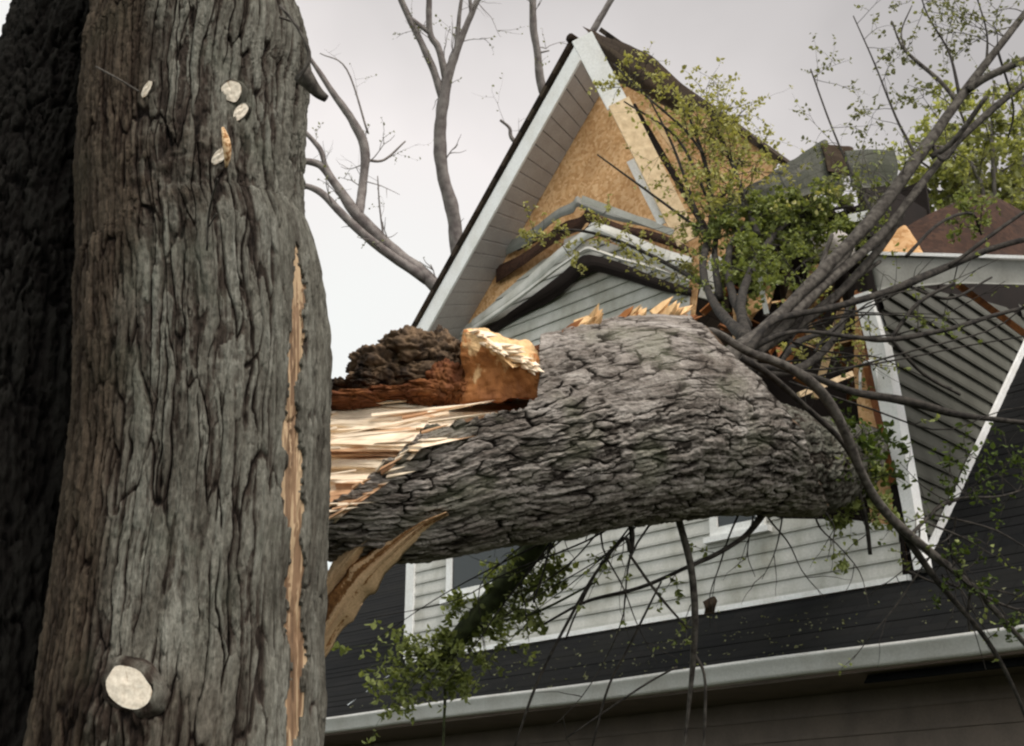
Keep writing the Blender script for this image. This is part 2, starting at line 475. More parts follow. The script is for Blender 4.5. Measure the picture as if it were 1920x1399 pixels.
# ------------------------------------------------------------------ bark tubes
def bark_tube(P, R, nu, nv, cu, cv, depth, seed, front=None, rough=1.0, dmod=None, fibre=None, wig=1.25):
    """A bark-covered stem. P, R: control points and radii (rows). front: direction that gets denser columns."""
    Q = spline(np.column_stack([P, R]), nv)
    C_, r_ = Q[:, :3], Q[:, 3]
    T, N, B = frames(C_)
    th = np.linspace(0, 2 * np.pi, nu + 1)[:-1]
    if front is not None:
        k = 0.55
        th = th - k * np.sin(th)               # dense near 0
        f = nrm(front)
        for i in range(nv):
            N[i] = nrm(f - T[i] * np.dot(f, T[i]))
        B = np.cross(T, N)
    ds = np.concatenate([[0], np.cumsum(np.linalg.norm(np.diff(C_, axis=0), axis=1))])
    Rm = float(np.median(r_))
    TH, S = np.meshgrid(th, ds)
    cx, cy = np.cos(TH) * Rm, np.sin(TH) * Rm
    w1 = fbm(cx / 0.09, cy / 0.09, S / 0.2, seed, 3); w2 = fbm(cx / 0.12 + 9, cy / 0.12, S / 0.25, seed + 5, 3)
    ncell = max(6, round(2 * np.pi * Rm / cu))
    w3 = fbm(cx / 0.03, cy / 0.03, S / (0.03 * max(1.0, cv / cu / 3)), seed + 41, 3)
    merge = fbm(cx / 0.07, cy / 0.07, S / (0.5 * cv), seed + 47, 2)
    u = TH / (2 * np.pi) * ncell + w1 * 1.5 + w3 * wig
    v = S / cv + w2 * 1.3 + w3 * 0.35
    F1, F2, cid = voro(u, v, ncell, seed)
    DIR = np.cos(TH)[..., None] * N[:, None] + np.sin(TH)[..., None] * B[:, None]
    qx, qy, _ = project(C_[:, None] + r_[:, None, None] * DIR)
    edge = F2 - F1 + 0.9 * np.clip(merge - 0.02, 0, 1)
    e1 = 0.75 * sstep(0.015, 0.11, edge) + 0.25 * sstep(0.05, 0.5, edge)
    G1, G2, cid2 = voro(u * 1.6 + 3.3 + w2, v * 3.1 + 1.7, int(round(ncell * 1.6)), seed + 3)
    e2 = sstep(0.0, 0.10, G2 - G1 + 0.5 * np.clip(merge + 0.05, 0, 1))
    fine = fbm(cx / 0.010, cy / 0.010, S / 0.022, seed + 9, 4)
    vf = fbm(cx / 0.013, cy / 0.013, S / 0.16, seed + 19, 4)
    ridg = 1 - np.abs(2 * vnoise(cx / 0.009 + w1 * 2, cy / 0.009, S / 0.22 + w2, seed + 23) - 1)
    big = fbm(cx / 0.3, cy / 0.3, S / 0.5, seed + 29, 2)
    hp = e1 * (0.50 + 0.40 * cid) * (0.72 + 0.28 * e2) + 0.22 * e1 * (cid2 - .5)
    h = hp + 0.55 * fine * rough + 0.62 * vf + 0.14 * (ridg - .5) + 0.25 * w3 * wig * rough
    if fibre is not None:
        fb = fibre(qx, qy)
        h = h * (1 - fb) + fb * (0.35 + 0.55 * ridg ** 2 * e1 + 0.9 * vf + 0.3 * hp)
    dm = depth if dmod is None else depth * dmod(qx, qy)
    H = dm * (h - 0.7) + 0.10 * Rm * big
    RR = r_[:, None] + H
    V = C_[:, None] + RR[..., None] * (np.cos(TH)[..., None] * N[:, None] + np.sin(TH)[..., None] * B[:, None])
    i = np.arange(nv - 1)[:, None]; j = np.arange(nu)[None]; k = (j + 1) % nu
    Fq = np.stack([i * nu + j, i * nu + k, (i + 1) * nu + k, (i + 1) * nu + j], -1).reshape(-1, 4)
    pl = 0.16 + 0.74 * h + 0.18 * (cid2 - .5) * e1
    return V.reshape(-1, 3), Fq, np.clip(pl, 0, 1).reshape(-1)
def submesh(V, F, keep, A):
    F2 = F[keep]
    used, inv = np.unique(F2, return_inverse=True)
    return V[used], inv.reshape(-1, F.shape[1]), {k: a[used] for k, a in A.items()}

# ------------------------------------------------------------------ the standing tree in front
YT = 3.9
def rowY(px, py, r, Y):
    p = PY(px, py, Y); d = project(p)[2]
    return [*p, r * d / FPX]
tree = thing("standing_tree", "huge upright furrowed grey trunk with pale pruned knots and a bare orange stripe", "tree", (PY(330, 1399, YT)[0], YT, 0))
ctl = [rowY(a, y, r, YT) for a, y, r in ((330, -420, 120), (350, -250, 150), (352, -90, 168), (360, 0, 178), (372, 105, 205), (364, 190, 206), (360, 300, 207), (362, 440, 208), (372, 510, 222), (379, 690, 232), (374, 880, 236), (352, 1150, 252), (332, 1399, 270))]
b0 = ctl[-1]
ctl += [[b0[0] - 0.01, YT, 1.0, b0[3] * 1.08], [b0[0] - 0.02, YT, 0.35, b0[3] * 1.3], [b0[0] - 0.02, YT, -0.1, b0[3] * 1.75]]
ctl = np.array(ctl)
V, Fq, A = bark_tube(ctl[:, :3], ctl[:, 3], 680, 1150, 0.037, 0.46, 0.026, 11, front=np.array([0.12, -1, 0]), wig=0.55, rough=1.0,
                     fibre=lambda x, y: sstep(455, 530, x) * sstep(330, 480, y) * 0.85)
px, py, dd = project(V)
fc = V[Fq].mean(1); fx, fy, fd = project(fc)
# burl round the old pruning wounds: knobbly swelling
bm_ = np.exp(-(((px - 350) / 130) ** 2 + ((py - 290) / 85) ** 2)) * (V[:, 1] < YT)
lump = fbm(V[:, 0] / 0.05, V[:, 1] / 0.05, V[:, 2] / 0.05, 77, 3)
V[:, 1] -= bm_ * (0.022 + 0.05 * lump)
A = np.clip(A - bm_ * (0.18 - 0.8 * lump), 0, 1)
swel = np.exp(-(((px - 210) / 90) ** 2 + ((py - 1330) / 110) ** 2)) * (V[:, 1] < YT)
V[:, 1] -= swel * (0.05 + 0.05 * lump)
A = np.clip(A - 0.25 * swel, 0, 1)
px, py, dd = project(V)
fc = V[Fq].mean(1); fx, fy, fd = project(fc)
# stripe where the bark was torn away
xs = np.interp(fy, [470, 560, 700, 900, 1100, 1250, 1400], [560, 566, 556, 551, 549, 556, 551])
wd = np.interp(fy, [455, 490, 600, 760, 850, 1000, 1150, 1400], [0, 8, 15, 17, 20, 14, 15, 10]) * (1.5 * vnoise(np.sign(fx - xs) * 3.3, fy * 0.022, fx * 0, 5) + 0.5 * vnoise(np.sign(fx - xs) * 5.3, fy * 0.11, fx * 0, 6) - 0.1)
xs = xs + 14 * (vnoise(fy * 0.012, fy * 0, fy * 0, 8) - 0.5)
front = fc[:, 1] < YT - 0.02
strip = front & (np.abs(fx - xs) < wd) & (fy > 455)
s2 = front & (np.abs(fx - np.interp(fy, [1050, 1400], [572, 540])) < 4 * vnoise(fx * 0, fy * 0.03, fx * 0, 9)) & (fy > 1050)
strip |= s2
sv = np.zeros(len(V), bool); sv[Fq[strip].reshape(-1)] = True
V[sv] += (nrm(np.array([-0.7, 1, 0])) * 0.012)[None]
brown_shade_v = sstep(0.62, 0.30, (px - np.interp(py, [0, 700, 1399], [185, 148, 62])) / 210 + 0.55 * fbm(V[:, 0] * 7, V[:, 1] * 7, V[:, 2] * 2.5, 120, 3))  # brown tone also paints shade down the trunk's left side
brown_shade_v = np.clip(brown_shade_v + 0.9 * np.clip(lump * 4 + .35, 0, 1) * np.exp(-(((px - 345) / 95) ** 2 + ((py - 320) / 120) ** 2)) + 0.6 * sstep(1180, 1330, py + 60 * fbm(V[:, 0] * 6, V[:, 1] * 6, V[:, 2] * 3, 121, 2)) * sstep(480, 380, px), 0, 1)
A1, A2, A3 = submesh(V, Fq, ~strip, {"plate": A, "damp": brown_shade_v})
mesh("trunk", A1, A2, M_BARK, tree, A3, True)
tone = 0.22 + 0.5 * vnoise(px * 0.4, py * 0.006, px * 0, 3)
B1, B2, B3 = submesh(V, Fq, strip, {"tone": tone, "plate": A})
mesh("bare_wood_strip", B1, B2, M_STRIPWOOD, tree, B3, True)
# second stem, behind and to the left
ctl2 = np.array([rowY(a, y, r, YT + 0.55) for a, y, r in ((250, -400, 95), (205, -120, 120), (176, 20, 132), (120, 200, 140), (60, 450, 158), (20, 800, 180), (-20, 1399, 215))] )
ctl2 = np.vstack([ctl2, [ctl2[-1][0], YT + 0.45, 0.9, ctl2[-1][3] * 1.05], [ctl2[-1][0], YT + 0.4, -0.1, ctl2[-1][3] * 1.4]])
V2, F2q, A2_ = bark_tube(ctl2[:, :3], ctl2[:, 3], 300, 520, 0.06, 0.3, 0.05, 23, front=np.array([-0.3, -1, 0]), rough=1.4)
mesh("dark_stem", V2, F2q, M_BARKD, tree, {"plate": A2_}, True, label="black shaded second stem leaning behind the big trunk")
# limbs above the frame
mbz = MB()
topP = ctl[0][:3]
for dx, dy, dz, r in ((-1.2, 0.5, 2.6, 0.10), (0.9, 0.4, 2.8, 0.11), (0.1, -0.6, 2.2, 0.08)):
    pts = spline(np.array([topP + [0, 0, -0.3], topP + np.array([dx, dy, dz]) * 0.3, topP + np.array([dx, dy, dz]) * [0.7, 0.7, 0.65], topP + np.array([dx, dy, dz])]), 14)
    mbz.tube(pts, np.linspace(r * 1.5, 0.02, 14), 10, wob=0.2)
mbz.build("limb", M_BRANCH, tree, True)
# pruned branch stubs on the trunk's face
def trunk_surface(x, y):
    m = (np.abs(px - x) < 9) & (np.abs(py - y) < 9) & (V[:, 1] < YT)
    return float(np.median(dd[m])) if m.any() else 3.6
def stub(x, y, rx, ry, ang, out, tone_, aim, label, collar=True, notch=0.0):
    d = trunk_surface(x, y)
    c = PD(x, y, d); ax = nrm(aim)
    rr = 0.5 * (rx + ry) * d / FPX
    u = nrm(np.cross(ax, ZUP)); w = np.cross(u, ax)
    ca, sa = math.cos(ang), math.sin(ang)
    e1 = (u * ca + w * sa) * rx * d / FPX; e2 = (-u * sa + w * ca) * ry * d / FPX
    ns = 28
    th = np.linspace(0, 2 * np.pi, ns, endpoint=False)
    wob = 1 + 0.34 * (vnoise(np.cos(th) * 1.6 + x, np.sin(th) * 1.6 + y, th * 0, 4) - 0.5) - notch * np.exp(-((th - 1.7) / 0.35) ** 2)
    ring = lambda k, off: c + ax * off + (np.cos(th) * wob)[:, None] * e1 * k + (np.sin(th) * wob)[:, None] * e2 * k
    mbs = MB()
    rings = [ring(1.5, -0.03), ring(1.3, out * 0.3), ring(1.12, out * 0.85), ring(1.0, out * 0.985)]
    VV = np.concatenate(rings)
    FF = [[i * ns + j, i * ns + (j + 1) % ns, (i + 1) * ns + (j + 1) % ns, (i + 1) * ns + j] for i in range(3) for j in range(ns)]
    VV = VV + 0.012 * (vnoise(VV[:, 0:1] * 60, VV[:, 1:2] * 60, VV[:, 2:3] * 60, 2) - 0.5)
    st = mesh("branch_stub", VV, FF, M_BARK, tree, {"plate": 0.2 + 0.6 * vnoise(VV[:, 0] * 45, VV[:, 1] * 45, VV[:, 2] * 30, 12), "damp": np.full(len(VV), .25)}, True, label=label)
    kk = np.linspace(1.0, 0.06, 12)
    rs = [ring(k, out + 0.004 * vnoise(np.cos(th) * 3 * k + 5, np.sin(th) * 3 * k, th * 0, 7)[:, None]) for k in kk]
    VV = np.concatenate(rs)
    FF = [[i * ns + j, i * ns + (j + 1) % ns, (i + 1) * ns + (j + 1) % ns, (i + 1) * ns + j] for i in range(11) for j in range(ns)] + [[11 * ns + j for j in range(ns)]]
    crack = sum(np.exp(-((th - a_) / 0.10) ** 2) for a_ in (0.9, 2.6, 4.4))
    tn = np.concatenate([tone_ - 0.1 + 0.07 * math.sin(k * 38) - (0.3 if i == 0 else 0) - 0.5 * crack * min(1, 2.2 * k) * (0.4 + 0.6 * (k > .25)) for i, k in enumerate(kk)]) + 0.35 * (vnoise(VV[:, 0] * 22, VV[:, 1] * 22, VV[:, 2] * 22, 6) - 0.5)
    mesh("cut_face", VV, FF, M_CUT, st, {"tone": tn}, True)
stub(246, 1291, 50, 33, 0.62, 0.014, 1.0, (-0.12, -1, -0.1), "large oval cream cut branch end low on the trunk", notch=0.07)
stub(435, 174, 18, 20, 0.2, 0.016, 0.75, (0.15, -1, -0.3), "small round pinkish cut stub high on the trunk")
stub(450, 213, 10, 19, 0.5, 0.014, 0.85, (0.3, -1, -0.25), "narrow pale cut stub under the round one")
stub(278, 169, 7, 18, 0.45, 0.012, 0.7, (-0.1, -1, -0.3), "small pale sliver of cut wood")
stub(411, 294, 9, 19, 0.5, 0.012, 0.8, (0.25, -1, -0.4), "pale torn stub below the burl")
mb = MB()
Pp, Rp = pxpath([(418, 240, 3.67, 3), (424, 265, 3.65, 8), (426, 292, 3.65, 7), (424, 314, 3.66, 2)], 12)
mb.tube(Pp, Rp, 8, 0.5, wob=0.2)
mb.build("torn_splinter", M_PEEL, tree, True)
mb = MB()
Pp, Rp = pxpath([(566, 138, 3.95, 18), (585, 162, 3.95, 12), (598, 176, 3.95, 9), (612, 186, 3.95, 6)], 10)
mb.tube(Pp, Rp, 12, wob=0.5)
mb.build("broken_limb_stub", M_BRANCH, tree, True)
for path in ([(388, 470, 3.6, 2), (392, 400, 3.56, 2.5), (404, 350, 3.5, 2), (408, 335, 3.48, 1.5)], [(392, 425, 3.57, 1.6), (406, 400, 3.52, 1.4)], [(180, 125, 3.62, 2), (225, 150, 3.58, 2), (262, 172, 3.55, 1.5)], [(560, 150, 3.9, 3), (580, 105, 3.9, 4), (560, 55, 3.92, 3), (525, 10, 3.95, 3)], [(545, 40, 3.9, 2), (525, 32, 3.85, 3)]):
    mb = MB(); Pp, Rp = pxpath(path, 14); mb.tube(Pp, Rp, 6, 0.5)
    mb.build("dry_twig", M_BRANCH, tree, True)

# ------------------------------------------------------------------ the fallen trunk
ft = thing("fallen_tree", "snapped grey tree lying across into the broken house, its torn end orange", "tree", PD(1000, 1000, 5.3) * [1, 1, 0])
ctlf = [(470, 925, 5.02, 120), (600, 912, 5.05, 140), (700, 902, 5.1, 152), (800, 885, 5.16, 166), (900, 852, 5.24, 182), (1000, 828, 5.33, 190), (1100, 806, 5.45, 191), (1200, 786, 5.6, 196), (1275, 780, 5.72, 192), (1340, 778, 5.84, 188), (1410, 784, 5.98, 182), (1480, 792, 6.12, 176), (1550, 800, 6.28, 170), (1640, 808, 6.5, 162), (1740, 815, 6.75, 152)]
cf = np.array([[*PD(a, b, d), r * d / FPX] for a, b, d, r in ctlf])
VF, FF, AF = bark_tube(cf[:, :3], cf[:, 3], 600, 1050, 0.041, 0.17, 0.022, 41, front=np.array([0, -1, 0.1]), rough=1.3, wig=1.0,
                       fibre=lambda x, y: 0.45 * sstep(1090, 1230, x) * sstep(800, 730, y),
                       dmod=lambda x, y: 1 - 0.62 * sstep(1090, 1230, x) * sstep(800, 740, y))
fcx, fcy, fcd = project(VF[FF].mean(1))
LOWX = [560, 610, 640, 680, 740, 790, 830, 880, 950, 1012]
LOWY = [985, 968, 935, 905, 862, 806, 797, 786, 770, 752]
jag = 26 * (vnoise(fcx * 0.05, fcy * 0.02, fcx * 0, 15) - 0.5) + 14 * (vnoise(fcx * 0.16, fcy * 0.05, fcx * 0, 16) - 0.5)
lim = np.interp(fcx, LOWX, LOWY) + jag * 0.9
cut = (fcx < 1012 + jag * 0.5) & (fcy < lim)
# the log's far end is torn off on a slant that faces away
e1_, e2_ = PD(1262, 572, 5.9), PD(1646, 968, 5.9)
vd = nrm(ray(1430, 770)) + nrm(e1_ - e2_) * 0.0 + np.array([-0.07, 0, -0.05])
pn = nrm(np.cross(e2_ - e1_, vd)); pn = pn if pn[0] > 0 else -pn
nuF, nvF = 600, 1050
sd2 = ((VF - e1_) @ pn).reshape(nvF, nuF)
sd2 = sd2 + 0.07 * fbm(VF[:, 0] * 9, VF[:, 1] * 9, VF[:, 2] * 9, 91, 3).reshape(nvF, nuF)
f1_, f2_ = PD(1478, 790, 5.9), PD(1556, 970, 5.9)
pn2 = nrm(np.cross(f2_ - f1_, nrm(ray(1510, 870)) + np.array([-0.12, 0, 0]))); pn2 = pn2 if pn2[0] > 0 else -pn2
sd3 = ((VF - f1_) @ pn2).reshape(nvF, nuF) + 0.09 * fbm(VF[:, 0] * 8, VF[:, 1] * 8, VF[:, 2] * 8, 92, 3).reshape(nvF, nuF)
past = (sd2 > 0) | (sd3 > 0)
last = np.argmax(past, axis=0)                 # first ring past the tear, per column
far = (np.arange(nvF)[:, None] >= last[None])
cut = cut | far.reshape(-1)[FF].any(1)
rim = VF.reshape(nvF, nuF, 3)[np.maximum(last - 1, 0), np.arange(nuF)]
X1, X2, X3 = submesh(VF, FF, ~cut, {"plate": AF})
mesh("trunk", X1, X2, M_BARKF, ft, X3, True)
cc = rim.mean(0); ringsE = [rim]
for k in (0.8, 0.55, 0.3, 0.1):
    rr_ = cc + (rim - cc) * k
    ringsE.append(rr_ + pn * (0.10 * fbm(rr_[:, 0] * 8, rr_[:, 1] * 8, rr_[:, 2] * 8, 93, 3))[:, None])
VE = np.concatenate(ringsE); ar = np.arange(nuF)
FE = np.concatenate([np.stack([i * nuF + ar, i * nuF + (ar + 1) % nuF, (i + 1) * nuF + (ar + 1) % nuF, (i + 1) * nuF + ar], -1) for i in range(4)])
mesh("torn_end", VE, FE, M_BURL, ft, {"tone": np.full(len(VE), .3)}, False)
ck = np.array([[*PD(a_, b_, d_), r_ * d_ / FPX] for a_, b_, d_, r_ in ((1380, 850, 6.0, 105), (1450, 860, 6.15, 104), (1520, 872, 6.5, 92), (1570, 868, 7.5, 78), (1604, 852, 9.0, 52), (1622, 838, 10.4, 42))])
VK, FK, AK = bark_tube(ck[:, :3], ck[:, 3], 220, 420, 0.05, 0.16, 0.03, 61, front=np.array([0, -1, 0.1]), rough=1.3)
mesh("broken_limb", VK, FK, M_BARK, ft, {"plate": AK}, True, label="dark limb running from the log's torn end into the hole")

# split wood: a fibrous surface between the bark edge and the back of the break
na, nb = 240, 330
av = np.linspace(0, 1, na)[:, None]; bv = np.linspace(0, 1, nb)[None]
XA = 560 + av * (1016 - 560) + 0 * bv
top = np.interp(XA, [560, 610, 700, 760, 815, 870, 940, 1016], [785, 772, 748, 738, 742, 754, 748, 742])
low = np.interp(XA, LOWX, LOWY) + 34
dep_ax = np.interp(XA, [560, 800, 1016], [5.04, 5.16, 5.35])
rad = np.interp(XA, [560, 800, 1016], [0.29, 0.35, 0.42])
PYs = top + (low - top) * bv
DEP = dep_ax + 0.06 - (rad * 0.98 + 0.06) * bv ** 0.8
fib = fbm(XA / 300, PYs / 24, 0 * XA, 51, 4) + 0.6 * fbm(XA / 120, PYs / 22, 0 * XA, 57, 3)
big = fbm(XA / 150, PYs / 60, 0 * XA, 61, 2)
step = np.floor(5 * fbm(XA / 500 + 3, PYs / 26, 0 * XA, 66, 2) + 2) * 0.02
rdg = 1 - np.abs(2 * vnoise(XA / 300, PYs / 15.0 + 1.2 * fbm(XA / 200, PYs / 40, 0 * XA, 63, 2), 0 * XA, 64) - 1)
DEP = DEP + 0.10 * fib + 0.10 * big + step - 0.045 * rdg
PYs = PYs + 10 * fbm(XA / 300, PYs / 14, 0 * XA, 71, 2) * (1 - bv)
pts = CAM + DEP[..., None] * np.stack([(XA - 960) / FPX, CP - (699.5 - PYs) / FPX * SP, SP + (699.5 - PYs) / FPX * CP], -1)
ii = np.arange(na - 1)[:, None]; jj = np.arange(nb - 1)[None]
Fw = np.stack([ii * nb + jj, (ii + 1) * nb + jj, (ii + 1) * nb + jj + 1, ii * nb + jj + 1], -1).reshape(-1, 4)
toneW = np.clip(0.60 + 0.22 * (rdg - .5) + 1.3 * fbm(XA / 360, PYs / 34, 0 * XA, 81, 4) + 0.5 * big - 0.32 * sstep(0.55, 0.9, av + 0.15 * bv), 0, 1).reshape(-1)
rng = np.random.default_rng(5)
mbw = MB()
def shard(p, q, w, t, tone_, side):
    """a splinter: a tapering four-sided prism from p to q"""
    ax = nrm(q - p); s = nrm(np.cross(ax, side)); n_ = np.cross(s, ax)
    k = [p + s * w + n_ * t, p - s * w * 0.8 + n_ * t * 0.6, p - s * w - n_ * t, p + s * w * 0.9 - n_ * t]
    m_ = p + (q - p) * 0.55
    k2 = [m_ + s * w * .7 + n_ * t * .7, m_ - s * w * .6 + n_ * t * .5, m_ - s * w * .7 - n_ * t * .7, m_ + s * w * .7 - n_ * t * .8]
    mbw.add(k + k2 + [q], [[3, 2, 1, 0], [0, 1, 5, 4], [1, 2, 6, 5], [2, 3, 7, 6], [3, 0, 4, 7], [4, 5, 8], [5, 6, 8], [6, 7, 8], [7, 4, 8]], tone_)
mbw.add(pts.reshape(-1, 3), Fw.tolist(), toneW)
view = np.array([0, -0.9, 0.35])
for k in range(14):
    x0 = rng.uniform(570, 860); bb = rng.uniform(0, 1)
    tp = np.interp(x0, [560, 700, 815, 870], [785, 748, 742, 754]); lw = np.interp(x0, LOWX, LOWY)
    y0 = tp + (lw - tp) * bb
    d0 = np.interp(x0, [560, 800, 1016], [5.04, 5.16, 5.35]) - 0.30 * bb - rng.uniform(0.0, 0.06)
    L = rng.uniform(90, 260)
    x1 = min(x0 + L * (1 if rng.random() < 0.55 else -1), 930); x1 = max(x1, 500)
    y1 = y0 - (x1 - x0) * rng.uniform(0.06, 0.24) + rng.normal(0, 4)
    if x1 > x0 and y1 < np.interp(x1, [560, 700, 815, 870, 930], [785, 748, 742, 754, 750]): y1 = np.interp(x1, [560, 815, 930], [785, 745, 750])
    shard(PD(x0, y0, d0), PD(x1, y1, d0 + rng.uniform(-0.05, 0.03)), rng.uniform(0.003, 0.010), rng.uniform(0.002, 0.006), float(np.clip(rng.normal(0.6, 0.25), 0, 1)), view)
for k in range(16):                            # frayed fibres along the lower tear
    x0 = rng.uniform(612, 800); y0 = np.interp(x0, LOWX, LOWY) + rng.uniform(-6, 22)
    d0 = np.interp(x0, [560, 800], [5.04, 5.16]) - 0.34
    shard(PD(x0, y0, d0), PD(x0 + rng.uniform(15, 60), y0 - rng.uniform(5, 30), d0 - 0.03), rng.uniform(0.004, 0.01), 0.004, float(rng.uniform(0.2, 0.8)), view)
mbw.build("split_wood", M_WOOD, ft, False)

# orange heartwood block with a pale broken top
mb = MB()
def blk(p): return PD(*p)
f0 = [(868, 752, 5.02), (1012, 748, 5.04), (1000, 672, 5.06), (962, 690, 5.0), (898, 632, 5.03), (870, 626, 5.05)]
bk = [(870, 742, 5.4), (1020, 738, 5.42), (1010, 660, 5.4), (985, 640, 5.38), (915, 622, 5.36), (880, 620, 5.36)]
pa = [blk(p) for p in f0]; pb = [blk(p) for p in bk]
mb.add(pa + pb, [[0, 1, 2, 3, 4, 5], [11, 10, 9, 8, 7, 6], [0, 6, 7, 1], [1, 7, 8, 2], [2, 8, 9, 3], [3, 9, 10, 4], [4, 10, 11, 5], [5, 11, 6, 0]],
       [0.2, 0.18, 0.5, 0.62, 0.62, 0.45] + [0.4, 0.4, 0.9, 0.95, 0.95, 0.8])
hb = mb.build("heartwood_block", M_HEART, ft)
def subdivide(o, n, amp, sc, seed):
    md = o.modifiers.new("sub", 'SUBSURF'); md.subdivision_type = 'SIMPLE'; md.levels = n; md.render_levels = n
    tx = bpy.data.textures.new(o.name + "_tex", 'CLOUDS'); tx.noise_scale = sc; tx.noise_depth = 3
    md2 = o.modifiers.new("disp", 'DISPLACE'); md2.texture = tx; md2.strength = amp; md2.mid_level = 0.5; md2.texture_coords = 'LOCAL'
subdivide(hb, 5, 0.085, 0.11, 3)
mbw = MB()
for k in range(40):                            # cream splinters on top of the block and torn chips along the trunk's upper edge
    t = rng.random()
    x0 = 885 + 100 * t; y0 = 628 + 55 * t + rng.uniform(-6, 6)
    shard(PD(x0, y0, 5.08), PD(x0 + rng.uniform(10, 50), y0 - rng.uniform(-26, 6), 5.0), rng.uniform(0.01, 0.028), 0.008, float(rng.uniform(0.6, 1)), view)
mbw.build("pale_splinters", M_WOOD, ft)
for (x, y, l, up, d, tn) in ((1015, 640, 60, 8, 5.42, .1), (1040, 632, 60, 20, 5.42, .15), (1060, 628, 50, 26, 5.44, .25), (1090, 612, 40, 24, 5.46, .55), (1105, 605, 22, 34, 5.46, .8), (1118, 600, 26, 20, 5.46, .6), (1180, 590, 30, 16, 5.55, .4), (1195, 588, 20, 22, 5.56, .75), (1240, 585, 32, 26, 5.66, .6), (1255, 586, 22, 34, 5.68, .9), (1266, 588, 40, 14, 5.7, .5), (1275, 590, 44, 4, 5.7, .3)):
    mbw = MB()
    for q in range(4):
        o_ = rng.normal(0, 5, 2)
        shard(PD(x + o_[0] - 8, y + 14 + o_[1], d), PD(x + l * rng.uniform(.4, 1) + o_[0], y - up * rng.uniform(.2, 1) + o_[1], d + rng.uniform(-.05, .05)), rng.uniform(.012, .03), .012, tn, view)
    mbw.build("torn_bark_chip", M_HEART, ft)

# rotten burl
def blob(center, rad3, seed, amp, nu=110, nv=70):
    th, ph = np.meshgrid(np.linspace(0, 2 * np.pi, nu, endpoint=False), np.linspace(0.02, np.pi - 0.02, nv))
    D = np.stack([np.sin(ph) * np.cos(th), np.sin(ph) * np.sin(th), np.cos(ph)], -1)
    F1, F2, _ = voro(th / (2 * np.pi) * 7 + fbm(D[..., 0] * 3, D[..., 1] * 3, D[..., 2] * 3, seed + 7, 2) * 1.4, ph * 1.7, 7, seed)
    nz = fbm(D[..., 0] * 2.2 + seed, D[..., 1] * 2.2, D[..., 2] * 2.2, seed, 4)
    nf = fbm(D[..., 0] * 9, D[..., 1] * 9, D[..., 2] * 9, seed + 3, 3)
    r = 1 + amp * (2.2 * nz + 0.55 * sstep(0, 0.35, F2 - F1) + 0.9 * nf + 0.5 * fbm(D[..., 0] * 24, D[..., 1] * 24, D[..., 2] * 24, seed + 4, 2))
    V_ = center + D * r[..., None] * rad3
    i = np.arange(nv - 1)[:, None]; j = np.arange(nu)[None]; k = (j + 1) % nu
    return V_.reshape(-1, 3), np.stack([i * nu + j, (i + 1) * nu + j, (i + 1) * nu + k, i * nu + k], -1).reshape(-1, 4)
mb = MB()
for (x, y, d, rx, ry, rz, sd_) in ((712, 695, 5.25, .105, .12, .085, 3), (770, 668, 5.28, .12, .13, .085, 5), (828, 672, 5.3, .085, .12, .10, 8), (690, 718, 5.2, .07, .09, .055, 9), (790, 712, 5.2, .11, .09, .06, 12), (845, 715, 5.2, .055, .08, .075, 14), (640, 735, 5.3, .07, .1, .03, 18)):
    v_, f_ = blob(PD(x, y, d), np.array([rx, ry, rz]), sd_, 0.34)
    mb.add(v_, f_.tolist(), 0.4)
mb.build("rotten_burl", M_BURL, ft, True)
mb = MB()
for (x, y, d, rx, ry, rz, sd_) in ((838, 722, 5.12, .075, .08, .085, 21), (800, 738, 5.1, .10, .08, .04, 22), (745, 742, 5.12, .13, .08, .03, 24), (660, 752, 5.12, .13, .08, .03, 25), (868, 735, 5.1, .05, .07, .05, 27)):
    v_, f_ = blob(PD(x, y, d), np.array([rx, ry, rz]), sd_, 0.30)
    mb.add(v_, f_.tolist(), 0.08)
mb.build("decayed_core", M_HEART, ft, True)

# peeled strips of inner bark hanging from the break
def ribbon(path, width_dir, mat_, parent, name, thick=0.012, tones=(0.3, 0.7), n=40, label=None, curl=0.0):
    """path rows: px, py, distance, half width in px along width_dir (a unit vector in the picture plane turned into world)"""
    q = spline(path, n)
    w0_ = path[0][0] * .37
    Vv = []; tn = []
    for i, (a, b_, d, w) in enumerate(q):
        w = w * (0.8 + 0.45 * float(vnoise(i * .55, thick * 900, w0_, 3)))
        for s in np.linspace(-1, 1, 15):
            Vv.append(PD(a + width_dir[0] * w * s, b_ + width_dir[1] * w * s, d + curl * (s * s - 0.4) + 0.035 * float(vnoise(s * 6, i * .06, w0_, 5))))
            tn.append(tones[0] + (tones[1] - tones[0]) * (s + 1) / 2 + 0.9 * (float(vnoise(s * 6.5 + w0_, i * .05, 0., 8)) - .5))
    Vv = np.array(Vv); back = Vv + np.array([0.25, 0.95, -0.15]) * thick
    N_ = len(Vv); m_ = 15
    Fr = []
    for i in range(n - 1):
        for j in range(m_ - 1):
            a_ = i * m_ + j
            Fr.append([a_, a_ + m_, a_ + m_ + 1, a_ + 1]); Fr.append([N_ + a_ + 1, N_ + a_ + m_ + 1, N_ + a_ + m_, N_ + a_])
        for j, sgn in ((0, 1), (m_ - 1, -1)):
            a_ = i * m_ + j
            qd = [a_, N_ + a_, N_ + a_ + m_, a_ + m_]
            Fr.append(qd if sgn > 0 else qd[::-1])
    for i in (0, n - 1):
        for j in range(m_ - 1):
            a_ = i * m_ + j
            Fr.append([a_, a_ + 1, N_ + a_ + 1, N_ + a_])
    return mesh(name, np.vstack([Vv, back]), Fr, mat_, parent, {"tone": np.array(tn + tn)}, True, label=label)
